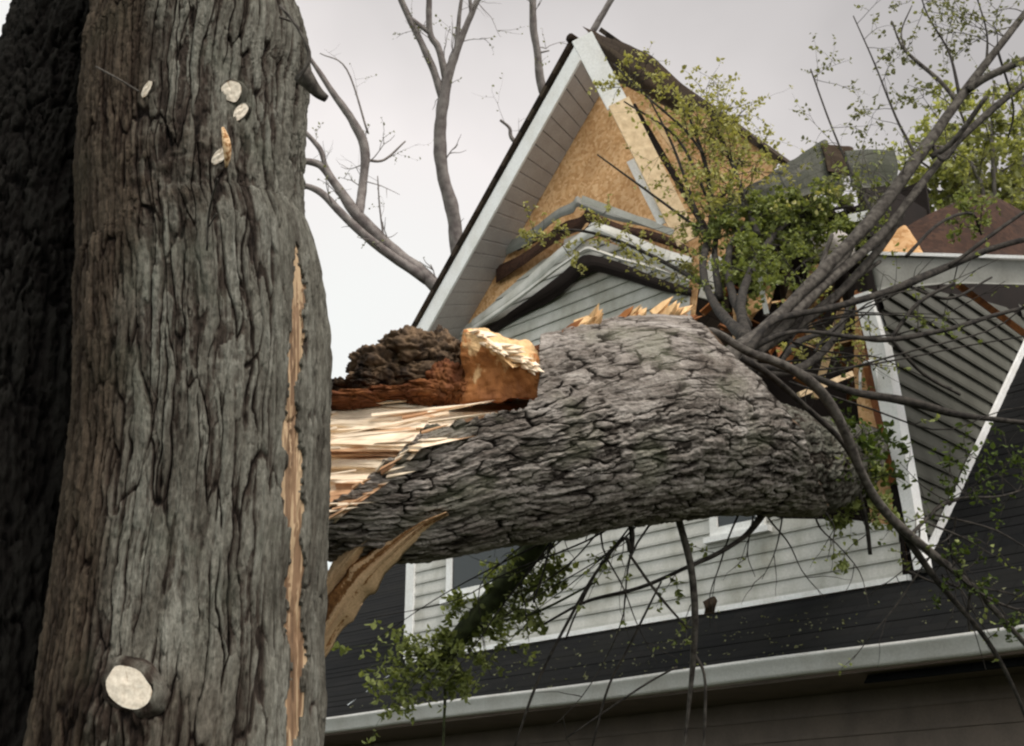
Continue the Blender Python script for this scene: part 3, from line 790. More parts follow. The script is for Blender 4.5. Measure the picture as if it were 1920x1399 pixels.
ribbon([(838, 961, 4.80, 3), (790, 985, 4.82, 11), (735, 1028, 4.84, 22), (680, 1082, 4.86, 30), (635, 1142, 4.88, 30), (585, 1225, 4.9, 22)], (0.72, 0.70), M_PEEL, ft, "peeled_strip", tones=(0.15, 0.8), label="long curved orange strip of inner bark", curl=0.05)
ribbon([(690, 1012, 4.84, 3), (660, 1036, 4.86, 12), (630, 1074, 4.88, 16), (590, 1130, 4.9, 18)], (0.72, 0.70), M_PEEL, ft, "peeled_strip", tones=(0.75, 0.95), label="short pale strip beside the long orange one", curl=0.03)
ribbon([(668, 925, 4.78, 2), (640, 945, 4.78, 4), (618, 985, 4.8, 4), (604, 1030, 4.82, 3)], (0.8, 0.6), M_PEEL, ft, "peeled_strip", tones=(0.6, 0.9), n=20, label="thin curled splinter of pale bark")

# ------------------------------------------------------------------ branches, twigs and leaves
def rosette(rng, pos, ax, n, size, acc):
    ax = nrm(ax)
    s = nrm(np.cross(ax, rng.normal(size=3))); t = np.cross(ax, s)
    for k in range(n):
        a = 2 * np.pi * k / n + rng.uniform(-.5, .5)
        dirv = nrm((s * math.cos(a) + t * math.sin(a)) * rng.uniform(.5, 1.1) + ax * rng.uniform(-.3, .7) + np.array([0, 0, -0.25]))
        nv_ = nrm(np.cross(dirv, nrm(np.cross(dirv, ZUP + rng.normal(size=3) * .5))))
        w = np.cross(dirv, nv_)
        L = size * rng.uniform(.6, 1.25); b_ = L * rng.uniform(.26, .42)
        p = pos + rng.normal(size=3) * size * 0.25
        acc["V"] += [p, p + dirv * L * .35 + w * b_ + nv_ * L * .1, p + dirv * L * .72 + w * b_ * .75 + nv_ * L * .02, p + dirv * L - nv_ * L * .16,
                     p + dirv * L * .72 - w * b_ * .75 + nv_ * L * .02, p + dirv * L * .35 - w * b_ + nv_ * L * .1]
        acc["A"] += [float(np.clip(rng.normal(.5, .25), 0, 1))] * 6
        acc["n"] += 1
def leaves_obj(acc, mat_, parent, name="leaves"):
    n = acc["n"]
    if not n: return None
    base = np.arange(n)[:, None] * 6
    Fq_ = np.concatenate([base + np.array([[0, 1, 2, 3]]), base + np.array([[0, 3, 4, 5]])])
    return mesh(name, np.array(acc["V"]), Fq_, mat_, parent, {"tone": acc["A"]}, False)
def newacc(): return {"V": [], "A": [], "n": 0}
def grow(rng, mb, acc, p, d, L, r, lvl, size, nleaf, grav=-0.05, wander=0.35, ns=5, kids=3):
    pts = [np.array(p)]; d = nrm(d)
    n = 6
    for i in range(n):
        d = nrm(d + rng.normal(size=3) * wander * 0.5 + np.array([0, 0, grav]))
        pts.append(pts[-1] + d * L / n)
    pts = np.array(pts)
    mb.tube(pts, np.linspace(r, r * 0.35, n + 1), ns, cap=False)
    if lvl > 0:
        for k in range(kids):
            i = rng.integers(2, n)
            grow(rng, mb, acc, pts[i], nrm(pts[i] - pts[i - 1]) + rng.normal(size=3) * 0.75, L * rng.uniform(.4, .7), r * 0.55, lvl - 1, size, nleaf, grav, wander, ns, kids)
    if nleaf:
        for i in range(2, n + 1):
            if rng.random() < (0.9 if i == n else 0.5):
                rosette(rng, pts[i], d, nleaf, size, acc)
def branch(path, mat_=None, twigs=(), leafmat=None, seed=1, parent=None, name="branch", label=None, ns=9, wob=0.3, sub=()):
    """main limb along a path, side twigs grown from it, its leaves a sub-part.
    twigs: (position 0..1, dx, dy, dz, length, radius, level, leaf size, leaves per rosette)"""
    rng = np.random.default_rng(seed)
    P_, R_ = pxpath(path)
    mb = MB(); acc = newacc()
    mb.tube(P_, R_, ns, wob=wob, seed=seed)
    for sp_ in sub:
        p2, r2 = pxpath(sp_); mb.tube(p2, r2, max(5, ns - 3), wob=wob * .6, seed=seed)
    for (f, dx, dy, dz, L, r, lvl, size, nl) in twigs:
        i = int(f * (len(P_) - 1))
        grow(rng, mb, acc, P_[i], (dx, dy, dz), L, r, lvl, size, nl)
    o = mb.build(name, mat_ or M_BRANCH, parent or ft, True, label)
    if acc["n"]: leaves_obj(acc, leafmat or M_LEAF, o)
    return o
def spread(rng, n, L, r, lvl, size, nl, dx=(-1, 1), dy=(-.5, .5), dz=(-.3, 1), f=(0.2, 1)):
    return [(rng.uniform(*f), rng.uniform(*dx), rng.uniform(*dy), rng.uniform(*dz), L * rng.uniform(.6, 1.3), r, lvl, size * rng.uniform(.8, 1.2), nl) for _ in range(n)]
R0 = np.random.default_rng(77)
# big upright limbs, upper right
branch([(1300, 720, 5.95, 40), (1385, 660, 6.1, 18), (1450, 602, 6.3, 12), (1560, 490, 6.6, 12), (1640, 405, 6.8, 12.5), (1720, 298, 7.0, 11), (1800, 185, 7.2, 9), (1870, 92, 7.35, 7), (1980, -50, 7.6, 5)],
       sub=[[(1795, 190, 7.2, 5), (1760, 150, 7.3, 4), (1715, 112, 7.4, 3.5), (1690, 85, 7.45, 2.5), (1672, 40, 7.5, 1.5)], [(1815, 168, 7.2, 8), (1860, 140, 7.2, 8), (1985, 85, 7.2, 7)], [(1745, 265, 7.1, 4), (1770, 300, 7.0, 4), (1810, 250, 7.0, 3)], [(1700, 100, 7.4, 2), (1690, 60, 7.5, 1.5), (1710, 10, 7.5, 1)]],
       twigs=spread(R0, 13, .42, .0035, 1, .028, 2, dx=(-1, .3), dz=(-.1, 1), f=(.5, 1)), leafmat=M_LEAFS, seed=3, label="thick straight limb rising to the upper right corner")
branch([(1340, 740, 5.95, 30), (1425, 655, 6.2, 13), (1530, 548, 6.5, 10), (1640, 452, 6.8, 9), (1702, 380, 6.95, 8), (1768, 295, 7.1, 7), (1838, 225, 7.2, 6.5), (1905, 170, 7.3, 6), (1990, 110, 7.5, 5)],
       sub=[[(1745, 295, 7.05, 7), (1790, 262, 7.0, 6), (1850, 180, 6.9, 5)], [(1690, 400, 6.95, 9), (1660, 450, 6.9, 8), (1620, 500, 6.8, 8), (1540, 580, 6.6, 8), (1430, 655, 6.3, 9)]],
       twigs=spread(R0, 9, .35, .0035, 1, .032, 3, f=(.35, 1)), leafmat=M_LEAFS, seed=5, label="lower limb forking beside the thick straight one")
branch([(1330, 700, 6.05, 26), (1400, 640, 6.2, 12), (1480, 580, 6.5, 9), (1560, 520, 6.8, 8), (1600, 455, 7.0, 6), (1640, 380, 7.2, 4)], sub=[[(1480, 585, 6.5, 6), (1530, 520, 6.7, 5), (1560, 440, 6.9, 4)], [(1400, 640, 6.2, 7), (1500, 600, 6.5, 6), (1580, 540, 6.7, 5), (1650, 490, 6.9, 4)]],
       twigs=spread(R0, 6, .35, .003, 1, .03, 2, f=(.6, 1)), leafmat=M_LEAF, seed=8, label="short tangled limb over the hole in the wall")
T1 = [(1400, 660, 6.0, 10), (1450, 602, 6.2, 6), (1560, 577, 6.5, 6), (1660, 548, 6.7, 7), (1750, 512, 6.9, 7.5), (1850, 470, 7.1, 6), (1990, 430, 7.3, 5)]
branch(T1, M_TWIG, [(.75, -.2, .1, -1, .3, .004, 1, .03, 3)], M_LEAF, 11, ns=6, label="long thin dark twig crossing the eave board", sub=[[(1780, 500, 6.9, 4), (1860, 440, 7.0, 4), (1960, 370, 7.2, 3)], [(1700, 535, 6.8, 3), (1780, 560, 6.8, 3), (1860, 520, 6.9, 2)]])
branch([(1400, 655, 6.1, 8), (1490, 622, 6.2, 4), (1600, 632, 6.5, 5), (1668, 637, 6.6, 6), (1780, 617, 6.8, 5), (1870, 590, 7.0, 4), (1990, 560, 7.2, 3)], M_TWIG, [(.6, .1, 0, 1, .35, .004, 1, .03, 3)], M_LEAF, 12, ns=6, label="level dark twig crossing the white corner post", sub=[[(1668, 637, 6.6, 4), (1720, 570, 6.7, 4), (1790, 530, 6.8, 3)], [(1670, 637, 6.6, 4), (1730, 700, 6.7, 3.5), (1800, 740, 6.8, 3)]])
branch([(1380, 690, 6.0, 14), (1450, 690, 6.1, 6), (1520, 705, 6.2, 6.5), (1600, 735, 6.3, 8), (1700, 752, 6.4, 9), (1790, 776, 6.5, 7), (1870, 787, 6.6, 5), (1990, 800, 6.8, 4)], M_TWIG, (), None, 13, ns=7, label="black sagging twig below the level one")
branch([(1300, 640, 5.75, 12), (1335, 622, 5.72, 8), (1400, 658, 5.7, 8), (1480, 690, 5.75, 9), (1540, 735, 5.8, 10), (1582, 805, 5.85, 10), (1615, 885, 5.9, 9), (1660, 960, 6.0, 9), (1740, 1032, 6.1, 8), (1825, 1102, 6.2, 6), (1960, 1250, 6.4, 5)], M_BRANCH, spread(R0, 5, .22, .003, 0, .03, 3, f=(.3, .9)), M_LEAF, 14, ns=8, label="long curved limb sweeping down past the corner post")
branch([(1390, 670, 5.85, 8), (1440, 700, 5.85, 6), (1510, 762, 5.9, 6), (1580, 830, 5.95, 6), (1640, 930, 6.0, 7), (1700, 1010, 6.1, 7), (1760, 1092, 6.2, 6), (1850, 1200, 6.3, 4.5), (1905, 1300, 6.4, 3.5), (1950, 1420, 6.5, 3)], M_TWIG, spread(R0, 4, .25, .003, 0, .03, 3, f=(.4, .9)), M_LEAFD, 15, ns=7, label="thin limb running close below the curved one", sub=[[(1820, 1105, 6.25, 3), (1815, 1150, 6.25, 3), (1818, 1185, 6.25, 2)]])
branch([(1430, 700, 6.3, 10), (1500, 690, 6.6, 8), (1560, 640, 7.0, 7), (1600, 560, 7.3, 5)], M_BRANCH, spread(R0, 5, .3, .003, 1, .03, 1), M_LEAFD, 16, label="broken limb pushed into the hole beside the post")
# hanging twigs below the trunk
branch([(1262, 940, 5.7, 8), (1285, 1020, 5.72, 6.5), (1298, 1080, 5.74, 7), (1303, 1150, 5.76, 7), (1300, 1232, 5.78, 6), (1292, 1320, 5.8, 3.5), (1278, 1440, 5.8, 2.5)], M_BRANCH, [(.45, -.6, 0, -.4, .2, .003, 0, .03, 4), (.5, -.5, .2, -.6, .15, .003, 0, .03, 4)], M_LEAF, 21, ns=7, label="pale twig hanging straight down from the trunk", sub=[[(1302, 1225, 5.78, 3.5), (1322, 1280, 5.78, 3), (1318, 1440, 5.8, 2.5)]])
branch([(1440, 950, 5.9, 8), (1400, 1002, 5.9, 5), (1345, 1038, 5.85, 4.5), (1292, 1062, 5.8, 4), (1200, 1102, 5.8, 3.5), (1100, 1128, 5.8, 3), (1020, 1170, 5.8, 2)], M_TWIG, spread(R0, 3, .2, .0025, 0, .03, 3, dz=(-1, .2)), M_LEAF, 22, ns=6, label="thin twig curving left under the trunk")
branch([(1175, 960, 5.5, 4), (1185, 1000, 5.5, 5), (1182, 1035, 5.5, 5), (1170, 1010, 5.48, 4), (1120, 1070, 5.5, 3.5), (1065, 1165, 5.5, 3), (1005, 1285, 5.5, 3), (965, 1400, 5.5, 2)], M_TWIG, spread(R0, 5, .25, .0025, 0, .028, 3, dz=(-1, .2)), M_LEAF, 23, ns=6, label="looping black twig dangling from the trunk", sub=[[(1240, 1090, 5.6, 2), (1180, 1210, 5.6, 2.5), (1140, 1290, 5.6, 2.5), (1110, 1400, 5.6, 2)], [(1180, 1040, 5.5, 3), (1230, 1110, 5.5, 3), (1290, 1180, 5.5, 2)], [(1130, 1050, 5.5, 2), (1080, 1150, 5.5, 2), (1060, 1200, 5.5, 2)], [(1040, 985, 5.45, 3), (1022, 1060, 5.5, 2), (1000, 1130, 5.5, 2)], [(1270, 1250, 5.6, 2), (1200, 1290, 5.6, 2), (1060, 1385, 5.6, 1.5)]])
branch([(1060, 930, 5.9, 30), (1010, 1010, 5.95, 25), (955, 1085, 6.0, 22), (900, 1150, 6.05, 20), (850, 1212, 6.1, 17), (838, 1240, 6.1, 12)], M_MOSS, spread(R0, 48, .20, .003, 1, .032, 4, dx=(-1.2, 1.4), dz=(-1, .4), f=(.3, 1)) + spread(R0, 10, .36, .004, 1, .04, 4, dx=(-1.4, -.5), dz=(-.6, .2), f=(.7, 1)), M_LEAF, 24, ns=12, label="mossy green limb with leaves hanging below the trunk", sub=[[(900, 1170, 6.0, 3), (1000, 1150, 5.9, 2.5), (1120, 1090, 5.9, 2)], [(840, 1230, 6.1, 4), (835, 1300, 6.1, 3), (830, 1420, 6.1, 2)]])
branch([(1540, 900, 6.6, 12), (1590, 890, 6.6, 8), (1620, 960, 6.6, 5), (1632, 1040, 6.6, 4)], M_TWIG, spread(R0, 14, .22, .003, 1, .036, 4), M_LEAF, 25, ns=6, label="leafy twig hanging by the foot of the post")

rt = np.random.default_rng(404)
def tangle(n, xr, yr, dr, lr, slope, label_):
    mb = MB(); acc = newacc()
    for k in range(n):
        x, y, d = rt.uniform(*xr), rt.uniform(*yr), rt.uniform(*dr)
        p = [(x, y, d, 2.4)]
        dx, dy = slope[0] + rt.normal(0, .35), slope[1] + rt.normal(0, .25)
        L = rt.uniform(*lr)
        for q in range(4):
            dx += rt.normal(0, .42); dy += rt.normal(0, .22)
            p.append((p[-1][0] + dx * L / 4, p[-1][1] + dy * L / 4, d + rt.normal(0, .05), 2.4 - .45 * (q + 1)))
        P_, R_ = pxpath(p, 16); mb.tube(P_, R_, 5, cap=False)
        for q in range(2):
            i = rt.integers(4, 15); grow(rt, mb, acc, P_[i], nrm(P_[i] - P_[i - 1]) + rt.normal(size=3) * .7, rt.uniform(.1, .3), .0025, 0, .026, 2 if rt.random() < .5 else 0)
    o = mb.build("twig_spray", M_TWIG, ft, True, label_)
    if acc["n"]: leaves_obj(acc, M_LEAF, o)
tangle(13, (1060, 1300), (925, 950), (5.62, 5.75), (170, 380), (-.5, 1.0), "tangle of fine twigs hanging under the middle of the log")
tangle(6, (1360, 1560), (925, 945), (6.0, 6.2), (110, 220), (-.1, 1.0), "short fine twigs hanging under the log's right end")
tangle(15, (1420, 1560), (560, 720), (6.3, 7.2), (150, 420), (1.0, -.1), "fine dark twigs fanning right across the post and side wall")
tangle(10, (1700, 1800), (950, 1080), (6.0, 6.6), (120, 260), (.7, .55), "fine twigs in front of the dark side roof")

# ------------------------------------------------------------------ the house
house = thing("damaged_house", "white sided gabled house smashed open by the fallen tree, orange sheathing bare in its gable", "house", K0)
EXP = 0.125
def lap_rows(pname, frame_pt, poly, z0, z1, exp, mat_, lip=0.022, name="siding", back=0.004, seed=0, parent=None, slope=None, label=None):
    """lapped horizontal boards on a wall: frame_pt(t, z, o) gives the point; poly: outline in (t, z); boards clipped to it"""
    rng = np.random.default_rng(seed)
    mb = MB()
    def cuts(z):
        xs_ = []
        for (a, b_), (c, d) in zip(poly, poly[1:] + poly[:1]):
            if (b_ <= z) != (d <= z):
                xs_.append(a + (z - b_) / (d - b_) * (c - a))
        xs_.sort()
        return [(xs_[i], xs_[i + 1]) for i in range(0, len(xs_) - 1, 2)]
    z = z0; uvs = []
    while z < z1 - 1e-6:
        zt = min(z + exp, z1)
        lo = cuts(z + 0.01 * exp); hi = cuts(zt - 0.01 * exp)
        if len(lo) != len(hi): lo = hi = cuts(0.5 * (z + zt))
        jit = rng.uniform(-.003, .003)
        for (a, b_), (c, d) in zip(lo, hi):
            if max(b_ - a, d - c) < 0.02: continue
            nseg = max(1, int((max(b_, d) - min(a, c)) / 0.5))
            for k in range(nseg):
                f0, f1 = k / nseg, (k + 1) / nseg
                w0, w1 = rng.uniform(-.002, .002, 2) if nseg > 1 else (0, 0)
                A_ = a + (b_ - a) * f0; B_ = a + (b_ - a) * f1; C_ = c + (d - c) * f1; D_ = c + (d - c) * f0
                q = [frame_pt(A_, z, back), frame_pt(B_, z, back), frame_pt(B_, z, lip + jit), frame_pt(A_, z, lip + jit)]
                h1 = 0.18
                m1 = [frame_pt(B_ + (C_ - B_) * h1, z + (zt - z) * h1, lip + jit + .001), frame_pt(A_ + (D_ - A_) * h1, z + (zt - z) * h1, lip + jit + .001)]
                tp = [frame_pt(C_, zt - 0.001, back + .003), frame_pt(D_, zt - 0.001, back + .003)]
                vs = q + m1 + tp
                mb.add(vs, [[0, 1, 2, 3], [3, 2, 4, 5], [5, 4, 6, 7]], float(rng.uniform(.3, .7)))
                uvs += [(A_, z), (B_, z), (B_, z), (A_, z), (B_, z + .02), (A_, z + .02), (C_, zt), (D_, zt)]
        z += exp
    Vv = np.concatenate(mb.V)
    return mesh(name, Vv, mb.F, mat_, parent or house, {"tone": np.concatenate(mb.A)}, False, uv=np.array(uvs), label=label)

Z_BASE = W(1200, 1163)[1]
TLEFT = W(777, 1150)[0]
Z_EAVE = W(880, 600)[1]
# sheathing of the whole gable wall (the bare boards behind the siding), with a ragged hole where the trunk went in
apex_w = W(1133, 150)
rk_l = W(872, 616)
sl = (apex_w[1] - rk_l[1]) / (rk_l[0] - apex_w[0])        # roof pitch as rise over run
t_right = 0.0
def z_rake(t): return apex_w[1] - abs(t - apex_w[0]) * sl
hole = [W(*p) for p in ((1300, 520), (1345, 500), (1385, 470), (1440, 480), (1500, 505), (1592, 560), (1606, 700), (1640, 900), (1600, 985), (1420, 975), (1310, 800), (1290, 650))]
def wall_panel(poly, o, mat_, name, thick=0.012, label=None):
    F_ = [HW(t, z, o) for t, z in poly]; B_ = [HW(t, z, o - thick) for t, z in poly]
    n = len(poly)
    faces = [list(range(n)), list(range(2 * n - 1, n - 1, -1))] + [[i, n + i, n + (i + 1) % n, (i + 1) % n] for i in range(n)]
    return mesh(name, F_ + B_, faces, mat_, house, {"tone": np.full(2 * n, .5)}, False, label=label)
left_part = [(TLEFT, Z_BASE - .1), (TLEFT, z_rake(TLEFT)), apex_w, W(1300, 190), W(1400, 256), W(1462, 298), W(1400, 400), W(1370, 470), W(1310, 520), W(1295, 650), W(1310, 800), W(1420, 978), W(1600, 988), (0.02, W(1640, 985)[1]), (0.02, Z_BASE - .1)]
wall_panel(left_part, -0.004, M_OSB, "wall_sheathing", label="bare orange sheathing of the gable wall")
post_strip = [W(1604, 560), W(1600, 700), W(1612, 800), W(1635, 990), (0.03, W(1640, 985)[1] + .0), (0.03, W(1616, 560)[1])]
wall_panel(post_strip, -0.004, M_OSB, "wall_sheathing", label="narrow orange sheathing left standing beside the corner post")

# siding on the front wall, torn away along its upper edge
upper_edge = [W(876, 616), W(960, 536), W(1035, 474), W(1092, 440), W(1150, 458), W(1215, 480), W(1292, 506)]
sid = [(TLEFT - .02, Z_BASE), (TLEFT - .02, upper_edge[0][1])] + upper_edge + [W(1300, 640), W(1320, 800), W(1425, 972), W(1640, 976), (0.05, W(1650, 972)[1]), (0.05, Z_BASE)]
lap_rows("front", HW, sid, Z_BASE, 8.0, EXP, M_SIDING, seed=4)
# base trim, left corner board
def wall_box(t0, t1, z0, z1, o0, o1, mat_, name, label=None, parent=None, fr=HW):
    mb = MB()
    mb.hexa([fr(t0, z0, o1), fr(t1, z0, o1), fr(t1, z1, o1), fr(t0, z1, o1)], [fr(t0, z0, o0), fr(t1, z0, o0), fr(t1, z1, o0), fr(t0, z1, o0)])
    return mb.build(name, mat_, None if parent is LOOSE else (parent or house), False, label)
wall_box(0.0, TLEFT + .08, Z_BASE - .045, Z_BASE - .002, -.01, .035, M_TRIM, "base_trim")
wall_box(TLEFT - .02, TLEFT + .10, Z_BASE - .001, z_rake(TLEFT) - .15, -.02, .045, M_TRIM, "corner_board")

# corner post (right-hand corner), leaning a little; bare brown wood where its cladding is ripped off
mb = MB()
pp = [(1612, 545), (1640, 640), (1664, 760), (1686, 880), (1706, 1000), (1716, 1066)]
ws = [46, 52, 50, 40, 34, 30]
fr_, rr_ = [], []
for (x, y), w in zip(pp, ws):
    t0, z0 = W(x + 16, y, .06); t1, z1 = W(x + 16 - w * .62, y, .06)
    fr_.append((t0, t1, z0))
VV = []; 
for (t0, t1, z) in fr_:
    VV += [HW(t1, z, .06), HW(t0, z, .06), HW(t0, z, -.08), HW(t1, z, -.08)]
FF_ = []
for i in range(len(fr_) - 1):
    for j in range(4):
        a = i * 4 + j; b_ = i * 4 + (j + 1) % 4
        FF_.append([a, b_, b_ + 4, a + 4])
FF_.append([0, 1, 2, 3][::-1]); FF_.append([len(VV) - 4 + j for j in range(4)])
mb.add(VV, FF_)
mb.build("corner_post", M_TRIM, house)
mb = MB(); mb2 = MB()
for (x, y, x2, y2, w, d0) in ((1601, 548, 1628, 690, 24, .05), (1618, 690, 1668, 905, 34, .055)):
    a = W(x, y, d0); b_ = W(x2, y2, d0); c = W(x2 + w, y2, d0); e_ = W(x + w * .8, y, d0)
    mb.hexa([HW(*a, d0), HW(*b_, d0), HW(*c, d0), HW(*e_, d0)], [HW(*a, -.03), HW(*b_, -.03), HW(*c, -.03), HW(*e_, -.03)], .12)
mb.build("bare_stud", M_HEART, house, label="rust brown bare stud beside the white corner post")
th = np.linspace(0, np.pi, 9)
arc = [HW(*W(1628 - 15 * math.cos(a), 700 - 22 * math.sin(a), .07), .07) for a in th]
arc = [HW(*W(1613, 740, .07), .07)] + arc + [HW(*W(1645, 735, .07), .07)]
mb2.tube(np.array(arc), .012, 6); mb2.build("torn_flashing", M_TRIM, house, True)

# windows peeking out under the trunk
def window(t0, t1, z0, z1, label):
    fw = .075
    mb = MB()
    for (a, b_, c, d) in ((t0, t0 + fw, z0, z1), (t1 - fw, t1, z0, z1), (t0 + fw, t1 - fw, z1 - fw, z1), (t0 + fw, t1 - fw, z0, z0 + fw)):
        mb.hexa([HW(a, c, .05), HW(b_, c, .05), HW(b_, d, .05), HW(a, d, .05)], [HW(a, c, .003), HW(b_, c, .003), HW(b_, d, .003), HW(a, d, .003)])
    w = mb.build("window", M_TRIM, house, label=label)
    mb = MB(); mb.hexa([HW(t0 - .05, z0 - .05, .085), HW(t1 + .05, z0 - .05, .085), HW(t1 + .05, z0 - .002, .085), HW(t0 - .05, z0 - .002, .085)], [HW(t0 - .05, z0 - .05, .003), HW(t1 + .05, z0 - .05, .003), HW(t1 + .05, z0 - .002, .003), HW(t0 - .05, z0 - .002, .003)])
    mb.build("sill", M_TRIM, w)
    mb = MB(); mb.hexa([HW(t0 + fw, z0 + fw, .03), HW(t1 - fw, z0 + fw, .03), HW(t1 - fw, z1 - fw, .03), HW(t0 + fw, z1 - fw, .03)], [HW(t0 + fw, z0 + fw, .024), HW(t1 - fw, z0 + fw, .024), HW(t1 - fw, z1 - fw, .024), HW(t0 + fw, z1 - fw, .024)])
    mb.build("pane", M_GLASS, w)
    zm = (z0 + z1) / 2
    mb = MB(); mb.hexa([HW(t0 + fw, zm - .03, .04), HW(t1 - fw, zm - .03, .04), HW(t1 - fw, zm + .03, .04), HW(t0 + fw, zm + .03, .04)], [HW(t0 + fw, zm - .03, .033), HW(t1 - fw, zm - .03, .033), HW(t1 - fw, zm + .03, .033), HW(t0 + fw, zm + .03, .033)])
    mb.build("meeting_rail", M_TRIM, w)
tw = W(842, 1120); tw2 = W(992, 1096)
window(tw2[0], tw[0], tw[1] - .03, tw[1] + 1.25, "window behind the hanging mossy limb")
tv = W(1338, 1010); tv2 = W(1440, 990)
window(tv2[0], tv[0], tv[1] - .0, tv[1] + 0.95, "window whose corner shows right under the trunk")

# rake: fascia, soffit and shingle edge on the left slope
OV = 0.46
fa_lo = [W(1088, 112, OV), W(806, 612, OV)]; fa_hi = [W(1082, 78, OV), W(782, 612, OV)]
def ext(a, b_, k): return (b_[0] + (b_[0] - a[0]) * k, b_[1] + (b_[1] - a[1]) * k)
fl2 = ext(fa_lo[0], fa_lo[1], .12); fh2 = ext(fa_hi[0], fa_hi[1], .12)
mb = MB()
q = [HW(*fa_lo[0], OV), HW(*fl2, OV), HW(*fh2, OV), HW(*fa_hi[0], OV)]
mb.slab(q, -NF * .025)
mb.build("rake_fascia", M_TRIM, house, label="white fascia board along the left slope")
# soffit boards: separate little boards across the rake overhang, one mesh (pattern)
mb = MB(); nB = 22
a0, a1 = HW(*fa_lo[0], OV - .025), HW(*fl2, OV - .025)
w0 = HW(*W(1128, 172, .0), .0); w1p = W(878, 606, .0); w1 = HW(*ext(W(1128, 172), w1p, .12), .0)
for k in range(nB):
    f0, f1 = k / nB + .002, (k + 1) / nB - .0025
    q = [a0 + (a1 - a0) * f0, a0 + (a1 - a0) * f1, w0 + (w1 - w0) * f1, w0 + (w1 - w0) * f0]
    mb.slab(q, ZUP * .02 + DL * .0, .5)
mb.build("soffit", M_SOFFIT, house, label="grey boarded soffit under the left slope")
mb = MB()
mb.slab([a0 + ZUP * .022, a1 + ZUP * .022, w1 + ZUP * .022, w0 + ZUP * .022], ZUP * .01); mb.build("soffit_backing", M_DARKIN, house)

# main roof slopes: shingle slabs behind the rake
LEN = 6.5
rid = HW(apex_w[0] + .03, W(1092, 58, OV + .03)[1], OV + .03)
lo_l = HW(*W(770, 612, OV + .03), OV + .03); lo_l = rid + (lo_l - rid) * 1.15
# right slope silhouette from the apex down to the broken edge
lo_r = HW(*W(1484, 306, OV + .03), OV + .03)
def slope_roof(a, b_, L, name, mat_, label=None, thick=.05):
    nn = nrm(np.cross(b_ - a, DR)); nn = nn if nn[2] > 0 else -nn
    nu_, nv_ = 40, 14
    VV = []; uvs = []
    wl = np.linalg.norm(b_ - a)
    for i in range(nu_ + 1):
        for j in range(nv_ + 1):
            p = a + (b_ - a) * i / nu_ + DR * L * j / nv_
            VV.append(p); uvs.append((L * j / nv_, wl * i / nu_))
    n_ = len(VV); VV = np.array(VV); VV = np.vstack([VV, VV - nn * thick])
    Fr = []
    for i in range(nu_):
        for j in range(nv_):
            x = i * (nv_ + 1) + j
            Fr.append([x, x + 1, x + nv_ + 2, x + nv_ + 1]); Fr.append([n_ + x, n_ + x + nv_ + 1, n_ + x + nv_ + 2, n_ + x + 1])
    for i in range(nu_):
        for j in (0, nv_):
            x = i * (nv_ + 1) + j; Fr.append([x, x + nv_ + 1, n_ + x + nv_ + 1, n_ + x])
    for j in range(nv_):
        for i in (0, nu_):
            x = i * (nv_ + 1) + j; Fr.append([x, x + 1, n_ + x + 1, n_ + x])
    return mesh(name, VV, Fr, mat_, house, None, False, uv=np.array(uvs + uvs), label=label)
slope_roof(rid, lo_l, LEN, "roof_slope", M_SHINGLEB, "intact left roof slope with a thin dark edge")
rid2 = HW(apex_w[0] - .02, W(1100, 66, .05)[1], .05); lo_r = HW(*W(1470, 300, .05), .05)
slope_roof(rid2, lo_r, 2.4, "roof_slope", M_SHINGLEB, "right roof slope broken off halfway down")
mb = MB()
mb.tube(np.array([rid - ZUP * .01 + NF * .02, rid + DR * LEN]), .05, 8); mb.build("ridge_cap", M_SHINGLEB, house, True)
# curled sheet of roofing folded over the right rake
def sheet(rows, mat_, name, thick=.012, label=None, parent=None, nu_=24, nv_=10, rough=.02, seed=0, tone=.5):
    """bent sheet through a grid of (px, py, distance) control rows"""
    G = np.array([[PD(*p) for p in r] for r in rows])
    R1 = np.stack([spline(G[i], nu_) for i in range(G.shape[0])])
    R2 = np.stack([spline(R1[:, j], nv_) for j in range(nu_)], 1)
    nz = fbm(R2[..., 0] * 5, R2[..., 1] * 5, R2[..., 2] * 5, seed, 3)
    R2 = R2 + nz[..., None] * rough * np.array([0.3, -1, .5])
    # ragged border
    VV = R2.reshape(-1, 3); n_ = len(VV)
    VV = np.vstack([VV, VV + np.array([.1, .9, .3]) * thick])
    Fr = []
    for i in range(nv_ - 1):
        for j in range(nu_ - 1):
            x = i * nu_ + j
            Fr.append([x, x + 1, x + nu_ + 1, x + nu_]); Fr.append([n_ + x, n_ + x + nu_, n_ + x + nu_ + 1, n_ + x + 1])
    for j in range(nu_ - 1):
        for i in (0, nv_ - 1):
            x = i * nu_ + j; Fr.append([x, n_ + x, n_ + x + 1, x + 1])
    for i in range(nv_ - 1):
        for j in (0, nu_ - 1):
            x = i * nu_ + j; Fr.append([x, x + nu_, n_ + x + nu_, n_ + x])
    uu, vv = np.meshgrid(np.linspace(0, 1.6, nu_), np.linspace(0, .8, nv_))
    uv_ = np.stack([uu, vv], -1).reshape(-1, 2)
    return mesh(name, VV, Fr, mat_, None if parent is LOOSE else (parent or house), {"tone": np.full(2 * n_, tone)}, True, uv=np.vstack([uv_, uv_]), label=label)
sheet([[(1092, 50, 11.2), (1160, 76, 11.1), (1235, 118, 11.0), (1320, 190, 10.9)], [(1112, 70, 11.1), (1150, 105, 11.0), (1215, 150, 10.9), (1305, 205, 10.85)], [(1125, 110, 11.15), (1150, 150, 11.05), (1205, 178, 10.95), (1290, 222, 10.9)]], M_SHINGLEB, "curled_roofing", label="dark sheet of roofing curled over the right rake", seed=4, rough=.06)

